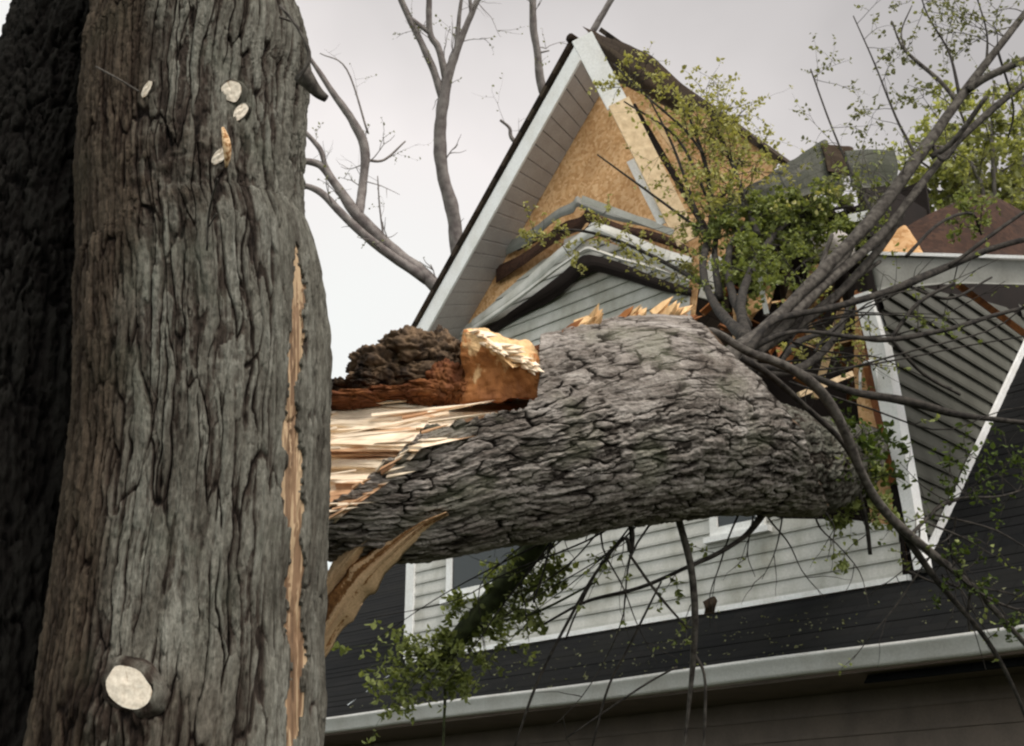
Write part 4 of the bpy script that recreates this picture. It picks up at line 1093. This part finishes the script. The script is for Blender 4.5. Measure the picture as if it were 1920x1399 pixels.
# hanging rake board: white upper length, bare lower length
def loose(o, label, cat, group=None):
    o['label'] = label; o['category'] = cat
    if group: o['group'] = group
    return o
def plank(x0, y0, x1, y1, w, d0, d1, mat_, name, thick=.03, tone=.6, label=None, parent=None):
    dx, dy = x1 - x0, y1 - y0; L = math.hypot(dx, dy); nx, ny = -dy / L * w / 2, dx / L * w / 2
    mb = MB(); nseg = 10
    for k in range(nseg):
        f0, f1 = k / nseg, (k + 1) / nseg
        g = lambda f, s: PD(x0 + dx * f + nx * s, y0 + dy * f + ny * s, d0 + (d1 - d0) * f)
        q = [g(f0, -1), g(f1, -1), g(f1, 1), g(f0, 1)]
        off = nrm(np.cross(q[1] - q[0], q[3] - q[0])) * thick
        if off[1] < 0: off = -off
        if k == 0: VV = [q[0], q[3], q[3] + off, q[0] + off]
        VV += [q[1], q[2], q[2] + off, q[1] + off]
    FF_ = [[0, 1, 2, 3]]
    for i in range(nseg):
        for j in range(4):
            a = i * 4 + j; b_ = i * 4 + (j + 1) % 4
            FF_.append([a, a + 4, b_ + 4, b_])
    FF_.append([len(VV) - 1 - j for j in range(4)])
    mb.add(VV, FF_, tone)
    return mb.build(name, mat_, None if parent is LOOSE else (parent or house), False, label)
plank(1091, 68, 1158, 196, 42, 11.02, 10.95, M_TRIM, "rake_board", label="white painted stub of the broken right rake board")
plank(1160, 190, 1290, 452, 42, 10.9, 10.6, M_STUD, "rake_board", tone=.62, label="bare lower length of the broken right rake board")
plank(1186, 196, 1330, 440, 12, 10.96, 10.68, M_DARKIN, "batten", thick=.02)
plank(1182, 300, 1242, 420, 16, 10.95, 10.7, M_TRIM, "torn_trim", thick=.012)
plank(1212, 205, 1300, 330, 9, 10.9, 10.75, M_STUD, "batten", thick=.02, tone=.3)

# buckled strips of siding bulging out below the bare gable
def bent(left, peak, right, wl, wp, wr, mat_, o=(.05, .42, .2), name="bent_siding", label=None, tone=.5):
    """strip bent into an inverted V: pixel positions of its upper edge, widths in px downwards, distance out of the wall"""
    lerp = lambda p, q, f: (p[0] * (1 - f) + q[0] * f, p[1] * (1 - f) + q[1] * f)
    mixv = lambda p, q, f: p * (1 - f) + q * f
    rj = random.Random(int(peak[1] * 7 + left[0]))
    ctrl = []
    for f in (0, .35, .7, .93):
        p = lerp(left, peak, f); ctrl.append(((p[0], p[1] + (rj.uniform(-5, 7) if 0 < f else 0)), mixv(wl, wp, f) * rj.uniform(.75, 1.1), mixv(o[0], o[1], f) * rj.uniform(.85, 1.1)))
    ctrl.append((peak, wp, o[1]))
    for f in (.08, .35, .7, 1):
        p = lerp(peak, right, f); ctrl.append(((p[0], p[1] + (rj.uniform(-6, 6) if f < 1 else 0)), mixv(wp, wr, f) * rj.uniform(.75, 1.1), mixv(o[1], o[2], f) * rj.uniform(.85, 1.1)))
    rows = [[], [], []]
    for (x, y), w, oo in ctrl:
        for i, f in enumerate((0, .5, 1)):
            oo2 = oo + (.025 if f == .5 else 0) + f * .02
            t, z = W(x, y + w * f, oo2); p = HW(t, z, oo2)
            rows[i].append(p)
    G = np.array(rows); nu_ = 40
    R1 = np.stack([spline(G[i], nu_) for i in range(3)]); R2 = np.stack([spline(R1[:, j], 6) for j in range(nu_)], 1)
    R2 = R2 + fbm(R2[..., 0] * 4, R2[..., 1] * 4, R2[..., 2] * 4, 5, 2)[..., None] * .035 * NF
    VV = R2.reshape(-1, 3); n_ = len(VV); VV = np.vstack([VV, VV - NF * .008])
    Fr = []
    for i in range(5):
        for j in range(nu_ - 1):
            x = i * nu_ + j; Fr.append([x, x + 1, x + nu_ + 1, x + nu_]); Fr.append([n_ + x, n_ + x + nu_, n_ + x + nu_ + 1, n_ + x + 1])
    for j in range(nu_ - 1):
        for i in (0, 5):
            x = i * nu_ + j; Fr.append([x, n_ + x, n_ + x + 1, x + 1])
    return mesh(name, VV, Fr, mat_, house, {"tone": np.full(2 * n_, tone)}, False, label=label)
bent((948, 455), (1082, 368), (1272, 436), 24, 20, 14, M_SOFFITD, (.03, .40, .22), label="uppermost buckled strip under the bare orange gable")
bent((930, 500), (1100, 392), (1290, 462), 30, 26, 14, M_OSBD, (.02, .28, .12), "dark_gap_sheet", label="brown strip painting the shadow between buckled strips")  # stands where only shadow lies between the strips
bent((884, 600), (1110, 418), (1296, 482), 24, 26, 44, M_SIDING, (.05, .40, .28), label="middle buckled strip, broadest on its right arm")
bent((872, 622), (1100, 462), (1292, 522), 12, 7, 10, M_SIDING, (.06, .40, .25), label="lowest and thinnest pale buckled strip")
bent((905, 618), (1100, 478), (1296, 540), 22, 40, 18, M_DARKIN, (.012, .06, .03), "dark_gap_sheet", label="dark strip painting the shadow below the lowest buckled strip")  # dark gap under the strips, its shadow built as a sheet
plank(1090, 372, 1262, 436, 12, 10.55, 10.1, M_SIDING, "torn_trim", thick=.012, label="pale trim lying along the top buckled strip")
plank(1345, 480, 1322, 560, 26, 9.9, 9.7, M_SIDING, "bent_siding", thick=.012, label="short grey flap standing behind the foliage")

# interior seen through the hole
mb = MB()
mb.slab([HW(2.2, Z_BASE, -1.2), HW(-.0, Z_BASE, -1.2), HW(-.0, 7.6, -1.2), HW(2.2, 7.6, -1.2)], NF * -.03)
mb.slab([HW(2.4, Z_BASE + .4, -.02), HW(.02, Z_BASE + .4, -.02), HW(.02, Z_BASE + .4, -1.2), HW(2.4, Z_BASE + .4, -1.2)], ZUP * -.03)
mb.build("room_lining", M_DARKIN, house, label="dark brown room behind the hole")  # interior darkness is put into the lining's colour
rng = np.random.default_rng(31)
for k in range(34):
    mb = MB()
    x, y = rng.uniform(1330, 1600), rng.uniform(520, 720)
    t, z = W(x, y, -.3); o = rng.uniform(-.7, -.02)
    d = nrm(rng.normal(size=3)); L = rng.uniform(.12, .45); s = nrm(np.cross(d, ZUP + .1)); w = rng.uniform(.015, .06)
    p = HW(t, z, o)
    mb.slab([p - s * w, p + d * L - s * w, p + d * L + s * w, p + s * w], np.cross(d, s) * .015, float(rng.uniform(0, .5)))
    mb.build("splintered_lath", M_HEART, house)
sheet([[(1370, 548, 9.7), (1420, 552, 9.6), (1450, 545, 9.55)], [(1375, 590, 9.6), (1415, 580, 9.45), (1440, 570, 9.4)], [(1372, 640, 9.6), (1400, 620, 9.5), (1392, 600, 9.45)]], M_OSB, "torn_sheathing", label="curled orange piece of sheathing at the hole's edge", rough=.05, seed=9)

for (x0, y0, x1, y1, w, d0, d1, m_, nm, lb) in ((1440, 470, 1530, 640, 17, 9.9, 9.6, M_STUD, "snapped_rafter", "snapped rafter hanging in the middle of the hole"),
        (1555, 520, 1470, 690, 14, 10.0, 9.7, M_HEART, "snapped_rafter", "brown rafter crossing behind the pale snapped one"), (1585, 560, 1530, 745, 12, 10.0, 9.8, M_STUD, "snapped_rafter", "short rafter end nearest the corner post")):
    plank(x0, y0, x1, y1, w, d0, d1, m_, nm, thick=.05, tone=.35, label=lb)
for q in range(7):
    x, y = 1395 + 30 * q, 470 + (q * 37) % 60
    sheet([[(x, y, 9.75), (x + 14, y - 4, 9.7), (x + 30, y + 6, 9.75)], [(x + 4, y + 40, 9.7), (x + 16, y + 45, 9.62), (x + 26, y + 38, 9.7)], [(x + 8, y + 70 + 12 * (q % 3), 9.75), (x + 14, y + 82, 9.7), (x + 20, y + 66, 9.75)]], (M_DARKIN, M_OSB, M_SHINGLEB)[q % 3], "hanging_felt", rough=.12, seed=40 + q, nu_=10, nv_=10)

# right-hand wall with its lapped siding
ra = WR(1742, 1024); rb = WR(1928, 628)
rk = (rb[1] - ra[1]) / (rb[0] - ra[0])
s_end = ra[0] + (rb[0] - ra[0]) * 1.0
topl = WR(1650, 545); topr = WR(1800, 540)
polyR = [(0.02, WR(1715, 1066)[1]), (ra[0], ra[1]), (rb[0] * .98, rb[1] - .03), (rb[0], rb[1] + .25), (topl[0] + .6, topl[1] + .25), (0.02, topl[1] + .1)]
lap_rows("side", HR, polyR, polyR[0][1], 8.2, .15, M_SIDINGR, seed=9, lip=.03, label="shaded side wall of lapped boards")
mb = MB(); mb.hexa([HR(-.0, 3, -.02), HR(7, 3, -.02), HR(7, 7.75, -.02), HR(-.0, 7.2, -.02)], [HR(0, 3, -.08), HR(7, 3, -.08), HR(7, 7.75, -.08), HR(0, 7.2, -.08)]); mb.build("side_wall", M_DARKIN, house)  # rises above the siding, its dark colour painting the eave's shadow
# white flashing along the roof that climbs the side wall
pa_ = HR(ra[0] - .1, ra[1] - .1 * rk, .0); pb_ = HR(rb[0] + 2.5, rb[1] + 2.5 * rk, .0)
fo = NR * .036
mb = MB(); mb.slab([pa_ + fo, pb_ + fo, pb_ + fo + ZUP * .085, pa_ + fo + ZUP * .085], NR * .03); mb.build("wall_flashing", M_TRIM, house)
# roofs in front: the porch roof and the wing roof, stepped shingle courses
G_T = lambda px_, py_: on_plane(px_, py_, K0 + NF * OG, NF)
OG = 0.95
gz = W(1100, 1285, OG)[1]
def roof_frame(base, up, nn):
    return lambda t, z, o: base + DL * t + up * z + nn * o
upd = nrm(np.array(-NF * OG + ZUP * (Z_BASE - .05 - gz)))
nn_ = np.cross(DL, upd); nn_ = nn_ if nn_[2] > 0 else -nn_
Lr = float(np.linalg.norm(-NF * OG + ZUP * (Z_BASE - .05 - gz)))
base = K0 + NF * OG + ZUP * gz
lap_rows("porch", roof_frame(base, upd, nn_), [(-6, 0), (TLEFT + .12, 0), (TLEFT + .12, Lr), (-6, Lr)], 0, Lr, .135, M_SHINGLE, lip=.005, back=.001, name="porch_roof", seed=2, label="dark porch roof between gutter and wall")
Lw = 7.0
lap_rows("wing", roof_frame(base, upd, nn_), [(TLEFT + .12, 0), (TLEFT + 6, 0), (TLEFT + 6, Lw), (TLEFT + .12, Lw)], 0, Lw, .135, M_SHINGLE, lip=.005, back=.001, name="wing_roof", seed=3, label="dark shingled roof to the left of the corner board")
upr = nrm(DR + ZUP * rk); nr_ = np.cross(DL, upr); nr_ = nr_ if nr_[2] > 0 else -nr_
baser = pa_ - upr * 1.55 + NR * 0
lap_rows("side_roof", roof_frame(baser, upr, nr_), [(-6, 0), (-.0, 0), (-.0, 6.4), (-6, 6.4)], 0, 6.4, .135, M_SHINGLE, lip=.005, back=.001, name="side_roof", seed=5, label="dark roof climbing beside the side wall")
# gutter: ogee profile swept along the eave
prof = [(0, .0), (.06, -.0), (.075, .022), (.082, .085), (.105, .105), (.108, .13), (.098, .13), (.074, .088), (.02, .012), (0, .012)]
prof = [(o, z - .13) for o, z in prof]
mb = MB()
e0 = base + DL * -6.2; e1 = base + DL * (TLEFT + 6)
n_ = 40
VV = []
for k in range(n_ + 1):
    p = e0 + (e1 - e0) * k / n_ + ZUP * (.012 * math.sin(k * .9) * .5)
    for o, z in prof: VV.append(p + NF * o * 1.15 + ZUP * z * 1.02)
m_ = len(prof)
mb.add(VV, [[i * m_ + j, (i + 1) * m_ + j, (i + 1) * m_ + (j + 1) % m_, i * m_ + (j + 1) % m_] for i in range(n_) for j in range(m_)])
mb.build("gutter", M_GUTTER, house, True)
# soffit and brown wall under the gutter
zs = gz - .15
mb = MB()
for k in range(9):
    o0, o1 = OG - .005 - k * .085, OG - .005 - (k + 1) * .085 + .006
    mb.slab([HW(-6.2, zs, o0), HW(TLEFT + 6, zs, o0), HW(TLEFT + 6, zs, o1), HW(-6.2, zs, o1)], ZUP * .02)
mb.build("porch_soffit", M_BROWN, house)
pw = lambda t, z, o: HW(t, z, .2 + o)
lap_rows("porch_wall", pw, [(-6.2, 0.2), (TLEFT + 6, 0.2), (TLEFT + 6, zs - .002), (-6.2, zs - .002)], .2, zs - .002, .16, M_BROWN, name="lower_wall", seed=6, label="dark brown boarded wall under the porch eave")
mb = MB(); mb.slab([HW(-6.2, -.1, .19), HW(TLEFT + 6, -.1, .19), HW(TLEFT + 6, zs, .19), HW(-6.2, zs, .19)], -NF * .1); mb.build("lower_wall_core", M_BROWN, house)
# closing walls so the house is a solid body from the side
mb = MB()
mb.slab([HW(TLEFT, 2.9, -.02), HW(TLEFT, 2.9, -6), HW(TLEFT, z_rake(TLEFT), -6), HW(TLEFT, z_rake(TLEFT), -.02)], -DL * .1)
mb.slab([HW(TLEFT, 0, -6.1), HW(0, 0, -6.1), HW(0, 6.6, -6.1), HW(TLEFT, 6.6, -6.1)], NF * .1)
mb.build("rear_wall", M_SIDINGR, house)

# torn eave of the side roof: level grey box board, brown decking above
sheet([[(1628, 474, 9.0), (1780, 481, 9.25), (1990, 486, 9.6)], [(1636, 508, 8.98), (1780, 512, 9.22), (1990, 518, 9.58)], [(1646, 545, 8.95), (1780, 533, 9.2), (1990, 535, 9.55)]], M_SOFFITD, "eave_board", thick=.03, label="level grey eave board torn loose above the side wall", rough=.02, seed=3)
plank(1626, 474, 1995, 484, 6, 8.96, 9.55, M_TRIM, "drip_edge", thick=.03)
sheet([[(1690, 430, 9.7), (1760, 392, 9.9), (1850, 365, 10.2), (1925, 400, 10.5), (2020, 460, 10.8)], [(1715, 455, 9.5), (1770, 440, 9.6), (1850, 420, 9.8), (1925, 440, 10.1), (2020, 475, 10.4)], [(1735, 478, 9.3), (1780, 478, 9.4), (1850, 480, 9.5), (1925, 484, 9.6), (2020, 490, 9.7)]], M_OSBD, "roof_decking", label="reddish brown roof decking bowed upward", rough=.04, seed=6)
sheet([[(1640, 470, 9.3), (1690, 425, 9.4), (1705, 432, 9.4)], [(1660, 475, 9.25), (1712, 455, 9.3), (1724, 462, 9.3)], [(1680, 480, 9.2), (1728, 478, 9.2), (1734, 480, 9.2)]], M_OSB, "torn_sheathing", label="small orange scrap of sheathing at the end of the eave board", rough=.03, seed=12)
plank(1800, 536, 1930, 632, 12, 9.9, 10.6, M_HEART, "bare_batten", tone=.25)
# torn shingle mats lying over the broken roof edge
G_SH = "torn shingle pieces on the broken roof"
loose(sheet([[(1330, 400, 9.4), (1400, 350, 9.45), (1462, 322, 9.5)], [(1345, 408, 9.3), (1405, 368, 9.35), (1470, 340, 9.4)], [(1360, 425, 9.25), (1420, 392, 9.3), (1482, 362, 9.35)]], M_SHINGLEG, "torn_shingles", thick=.03, parent=LOOSE, rough=.05, seed=14), "long narrow slab of shingles sloping up from the gable's foot", "torn roofing", G_SH)
loose(sheet([[(1440, 328, 9.6), (1495, 292, 9.65), (1543, 262, 9.7), (1556, 272, 9.7)], [(1452, 348, 9.5), (1505, 322, 9.5), (1550, 300, 9.5), (1572, 306, 9.55)], [(1470, 378, 9.4), (1520, 366, 9.4), (1560, 350, 9.4), (1585, 350, 9.4)]], M_SHINGLEG, "torn_shingles", thick=.03, parent=LOOSE, rough=.07, seed=24), "peaked heap of torn grey shingles, highest of the torn pieces", "torn roofing", G_SH)
loose(sheet([[(1540, 268, 9.6), (1592, 277, 9.6), (1600, 284, 9.6)], [(1545, 288, 9.5), (1590, 300, 9.5), (1606, 306, 9.5)], [(1552, 322, 9.4), (1592, 330, 9.4), (1612, 330, 9.4)]], M_SHINGLEB, "torn_shingles", thick=.03, parent=LOOSE, rough=.05, seed=25), "small dark shingle piece between the peaked heap and the squared flap", "torn roofing", G_SH)
loose(sheet([[(1584, 283, 9.35), (1630, 279, 9.4), (1678, 281, 9.45)], [(1590, 312, 9.3), (1632, 308, 9.32), (1684, 312, 9.38)], [(1600, 352, 9.26), (1640, 352, 9.3), (1680, 346, 9.32)]], M_SHINGLEG, "torn_shingles", thick=.03, parent=LOOSE, rough=.03, seed=15), "squared grey flap of shingles next to the thick limb", "torn roofing", G_SH)
sheet([[(1380, 480, 9.3), (1450, 440, 9.4), (1540, 430, 9.5), (1640, 440, 9.5)], [(1390, 520, 9.5), (1460, 500, 9.6), (1540, 490, 9.7), (1640, 480, 9.7)], [(1400, 560, 9.9), (1470, 560, 10.0), (1540, 550, 10.0), (1620, 520, 9.9)]], M_DARKIN, "dark_gap_sheet", label="black roofing felt sagging into the hole", rough=.15, seed=18)
loose(sheet([[(1500, 440, 9.15), (1560, 425, 9.2), (1600, 440, 9.2)], [(1505, 465, 9.1), (1560, 455, 9.1), (1605, 470, 9.1)], [(1520, 490, 9.1), (1560, 480, 9.1), (1590, 490, 9.1)]], M_SOFFIT, "torn_siding", parent=LOOSE, rough=.1, seed=19), "pale crumpled siding scrap caught between the broken limbs", "siding scrap")
loose(plank(1422, 492, 1464, 528, 17, 9.0, 8.95, M_TRIM, "trim_scrap", thick=.02, parent=LOOSE), "short thick white trim end sticking out of the dark hole", "trim scrap", "white trim scraps around the hole")
loose(plank(1420, 500, 1438, 588, 9, 9.1, 9.0, M_TRIM, "trim_scrap", thick=.02, parent=LOOSE), "thin upright white trim sliver under the short thick one", "trim scrap", "white trim scraps around the hole")
loose(plank(1592, 410, 1640, 400, 16, 8.9, 8.9, M_TRIM, "trim_scrap", thick=.02, parent=LOOSE), "white trim scrap above the eave board beside the thick limb", "trim scrap", "white trim scraps around the hole")
loose(plank(1600, 700, 1500, 740, 10, 9.0, 8.5, M_STUD, "broken_lath", thick=.02, parent=LOOSE), "pale broken lath leaning out of the hole by the post", "lath")

# leaves and chips fallen on the dark roofs
rl = np.random.default_rng(17); acc = newacc()
fr_p = roof_frame(base, upd, nn_)
for k in range(420):
    u_ = rl.uniform(-3, TLEFT); w_ = Lr * rl.beta(1.2, 1.6)
    rosette(rl, fr_p(u_, w_, .012), nn_, int(rl.integers(1, 3)), rl.uniform(.012, .034), acc)
lo_ = leaves_obj(acc, M_LEAFS, None, "leaf_litter"); lo_["kind"] = "stuff"; lo_["label"] = "torn leaves scattered over the dark porch roof"; lo_["category"] = "leaves"
# dark scrap on the porch roof by the wall
sheet([[(1318, 1128, 8.9), (1338, 1118, 8.9), (1346, 1126, 8.9)], [(1322, 1140, 8.88), (1336, 1132, 8.86), (1342, 1138, 8.88)], [(1320, 1152, 8.9), (1332, 1150, 8.9), (1340, 1152, 8.9)]], M_SHINGLEB, "bent_vent_flap", label="small black flap sticking up from the porch roof", rough=.03, seed=22)

# ------------------------------------------------------------------ leafy boughs of the fallen crown lying on the house
branch([(1400, 640, 6.6, 14), (1340, 570, 7.6, 9), (1318, 500, 8.5, 7), (1335, 400, 9.2, 6), (1320, 300, 9.5, 4), (1285, 200, 9.7, 2)], M_TWIG,
       spread(R0, 50, .5, .0025, 1, .033, 3, dx=(-.9, .8), dz=(-.4, 1), f=(.45, 1)), M_LEAFY, 31, ns=6, label="yellow green sprays in front of the bare gable",
       sub=[[(1330, 470, 8.8, 4), (1300, 380, 9.2, 3.5), (1260, 270, 9.4, 2.5), (1215, 180, 9.5, 1.5)], [(1330, 420, 9.1, 4), (1370, 340, 9.4, 3), (1400, 260, 9.5, 2)], [(1325, 440, 9, 3), (1230, 370, 9.3, 2.5), (1120, 290, 9.5, 1.5)], [(1330, 380, 9.2, 3), (1270, 260, 9.4, 2.5), (1170, 190, 9.5, 1.5)]])
def spray_along(path, n, seed, matl, size, nl, L, label, mat_=None, rad=.004, **kw):
    r_ = np.random.default_rng(seed)
    return branch(path, mat_ or M_TWIG, spread(r_, n, L, rad, 1, size, nl, **kw), matl, seed, ns=6, label=label)
spray_along([(1330, 540, 8.6, 6), (1260, 500, 9.2, 4), (1160, 452, 9.4, 3), (1060, 432, 9.5, 2.5), (970, 470, 9.6, 1.5)], 22, 41, M_LEAFY, .03, 4, .22, "thin leafy twig lying across the buckled strips", dz=(-.9, .3), f=(.1, 1))
spray_along([(1320, 290, 9.4, 3), (1280, 240, 9.5, 2.5), (1200, 170, 9.6, 2), (1150, 120, 9.7, 1.5)], 12, 42, M_LEAFY, .032, 3, .32, "olive spray below the curled roofing")
spray_along([(1420, 440, 8.6, 7), (1400, 380, 9.0, 5), (1370, 300, 9.4, 4), (1330, 210, 9.7, 2)], 46, 43, M_LEAFY, .036, 3, .4, "dense olive spray along the right rake")
spray_along([(1400, 640, 6.7, 14), (1390, 560, 7.5, 9), (1430, 470, 8.5, 7), (1490, 410, 8.9, 5), (1600, 385, 9.0, 3)], 62, 44, M_LEAF, .036, 6, .27, "bright green leafy bough heaped on the torn shingles", f=(.4, 1), dz=(-.7, .5))
spray_along([(1400, 610, 7.0, 12), (1370, 540, 8.0, 8), (1370, 460, 8.7, 6), (1420, 420, 8.9, 5), (1540, 430, 8.9, 3)], 44, 45, M_LEAF, .036, 6, .22, "second bright green bough, lower, at the hole's edge", f=(.55, 1), dz=(-.35, .7))
spray_along([(1350, 560, 8.2, 8), (1340, 480, 8.8, 6), (1350, 400, 9.2, 4)], 12, 46, M_LEAF, .034, 4, .26, "small leafy bough between gable and hole")
spray_along([(1450, 690, 6.6, 8), (1500, 640, 7.6, 6), (1560, 620, 8.4, 4), (1590, 590, 8.8, 3)], 9, 47, M_LEAFY, .03, 3, .25, "few yellowish leaves pushed inside the hole")
spray_along([(1700, 480, 7.0, 4), (1760, 420, 7.6, 3), (1820, 400, 8.2, 3), (1840, 440, 8.4, 2)], 9, 48, M_LEAF, .036, 4, .2, "leaf clump in front of the brown decking", f=(.6, 1))
spray_along([(1560, 830, 6.3, 8), (1590, 860, 6.5, 5), (1600, 930, 6.6, 3)], 16, 49, M_LEAFD, .04, 4, .22, "dark leaves where the trunk meets the post")
spray_along([(1700, 1010, 6.1, 4), (1780, 940, 6.6, 3), (1880, 930, 7.0, 2), (1960, 900, 7.2, 1.5)], 12, 50, M_LEAFD, .034, 3, .3, "sparse leaves in front of the dark side roof")
spray_along([(1750, 1040, 6.1, 4), (1850, 1120, 6.2, 3), (1960, 1160, 6.4, 2)], 10, 53, M_LEAFD, .03, 3, .25, "sparse twig low at the right edge", dz=(-.8, .6))
# sparse leaves against the sky, upper right: fine twigs off the uplifted limbs
for q, (path, nn) in enumerate((([(1640, 405, 6.8, 4), (1600, 330, 7.4, 3), (1560, 240, 7.8, 2), (1520, 130, 8.2, 1.5)], 8), ([(1720, 298, 7.0, 4), (1680, 220, 7.4, 2.5), (1640, 120, 7.8, 1.8), (1600, 30, 8.0, 1.2)], 9), ([(1800, 185, 7.2, 4), (1780, 100, 7.4, 2.5), (1740, 30, 7.6, 1.6), (1720, -30, 7.7, 1.2)], 10), ([(1850, 120, 7.3, 3), (1850, 60, 7.4, 2), (1830, -10, 7.5, 1.5)], 6), ([(1870, 92, 7.35, 3), (1900, 200, 7.3, 2), (1890, 260, 7.3, 1.5)], 8))):
    spray_along(path, nn, 60 + q, M_LEAFS, .028, 2, .3, ("fine twig with specks of leaf, farthest left against the sky", "fine twig with specks of leaf, beside the farthest left one", "fine speckled twig rising from the thick straight limb", "short fine twig near the top right corner", "drooping fine twig near the right edge")[q], rad=.0022, f=(.3, 1))

# ------------------------------------------------------------------ background trees
def grounded(px_, d):                           # base of a tree at distance d in the column of px_
    p = PD(px_, 600, d); return np.array([p[0], p[1], 0.0])
def far_tree(name, label, paths, base_px, d, join, seed, buds=60, group=None):
    base_ = grounded(base_px, d)
    t = thing(name, label, "tree", base_, group)
    mb = MB()
    j = PD(join[0], join[1], d)
    trunk = spline(np.array([base_, base_ * .55 + j * .45 + [0.15, 0, 0], j]), 16)
    mb.tube(trunk, np.linspace(.32, join[2] * d / FPX, 16), 12, wob=.15)
    mb.build("trunk", M_FAR, t, True)
    rng = np.random.default_rng(seed); acc = newacc()
    for p in paths:
        mb = MB()
        P_, R_ = pxpath([(a, b_, d + dd_, r) for a, b_, dd_, r in p])
        mb.tube(P_, R_, 8, wob=.25, seed=seed)
        for k in range(max(1, len(P_) // 6)):
            i = rng.integers(1, len(P_))
            grow(rng, mb, acc, P_[i], nrm(P_[i] - P_[i - 1]) + rng.normal(size=3) * .8, rng.uniform(.3, .9), max(.004, R_[i] * .16), 1, .05, 1 if rng.random() < buds / 100 else 0, grav=.02, kids=2)
        mb.build("branch", M_FAR, t, True)
    if acc["n"]: leaves_obj(acc, M_LEAFS, t, "foliage")
    return t
far_tree("bare_tree", "bare tree with crooked grey limbs beside the big trunk, in the left sky", [
    [(850, 580, 0, 15), (800, 520, 0, 13), (740, 472, 0, 12), (672, 405, 0, 11), (632, 350, 0, 8), (600, 310, 0, 7), (560, 300, 0, 6)],
    [(672, 405, 0, 10), (680, 350, .3, 8), (684, 280, .4, 9), (660, 225, .4, 8), (625, 175, .4, 6), (585, 115, .4, 4), (560, 80, .4, 3)],
    [(800, 525, 0, 11), (700, 455, -.3, 9), (640, 400, -.3, 8), (600, 360, -.3, 7), (560, 345, -.3, 5)],
    [(640, 362, 0, 6), (612, 315, 0, 5), (600, 280, 0, 5), (565, 240, 0, 4)],
    [(684, 300, .4, 3), (720, 300, .6, 2.5), (760, 265, .8, 1.5)], [(690, 250, .4, 2), (650, 130, .5, 1.5), (600, 100, .6, 1)],
    [(720, 450, 0, 2), (712, 390, 0, 1.5), (708, 330, 0, 1)]], 930, 21, (850, 580, 15), 71)
far_tree("bare_tree", "tall pale forked tree without leaves rising behind the left roof edge", [
    [(868, 560, 0, 15), (856, 470, 0, 13), (850, 400, 0, 13), (832, 335, 0, 12), (824, 260, 0, 12), (832, 185, 0, 11), (838, 150, 0, 10), (858, 90, 0, 7), (878, 40, 0, 6), (902, -15, 0, 5)],
    [(830, 185, 0, 8), (812, 130, 0, 7), (785, 70, 0, 6), (765, 30, 0, 6), (742, -25, 0, 6)],
    [(838, 150, 0, 8), (822, 90, 0, 6), (806, 60, 0, 6), (804, -25, 0, 5)], [(806, 62, 0, 5), (780, 42, 0, 4), (762, 28, 0, 4)], [(856, 95, 0, 5), (860, 40, 0, 4), (868, -20, 0, 3)], [(884, 30, 0, 4), (880, -20, 0, 3)]], 940, 22, (868, 560, 15), 72)
far_tree("bare_tree", "thin dark tree tips poking up behind the peak of the roof", [
    [(1070, 260, 0, 11), (1018, 170, 0, 9), (1008, 100, 0, 7), (1000, 50, 0, 7), (998, -25, 0, 6)],
    [(1070, 260, 0, 9), (1080, 120, 0, 7), (1118, 48, 0, 6), (1160, -25, 0, 5)], [(1010, 300, 0, 6), (962, 262, 0, 4), (955, 240, 0, 3), (938, 225, 0, 2.5)], [(1008, 100, 0, 2), (1030, 95, 0, 1.5)]], 1050, 23, (1070, 260, 14), 73)
# leafy tree far right
lb = grounded(1880, 22)
lt = thing("leafy_tree", "pale green spring tree behind the right end of the roof", "tree", lb)
mb = MB(); j = PD(1860, 420, 22)
mb.tube(spline(np.array([lb, lb * .5 + j * .5, j]), 12), np.linspace(.3, .14, 12), 10, wob=.15)
rng = np.random.default_rng(91); acc = newacc()
mbb = MB()
for k in range(40):
    x = rng.uniform(1690, 2050); y = rng.uniform(150, 470)
    if y < 150 + max(0, 1800 - x) * .9: continue
    p = PD(x, y, 22 + rng.uniform(-1.2, 1.2))
    mid = (j + p) / 2 + rng.normal(size=3) * .25
    P_ = spline(np.array([j - [0, 0, .8], mid, p]), 9)
    mbb.tube(P_, np.linspace(.05, .012, 9), 6, cap=False)
    for q in range(6):
        grow(rng, mbb, acc, P_[rng.integers(4, 9)], rng.normal(size=3) + [0, 0, .2], rng.uniform(.4, .8), .008, 1, .12, 4, kids=2)
mb.build("trunk", M_FAR, lt, True)
cw = mbb.build("crown", M_FAR, lt, True)
leaves_obj(acc, M_LEAFB, cw)
print("faces", sum(len(o.data.polygons) for o in bpy.data.objects if o.type == 'MESH'))
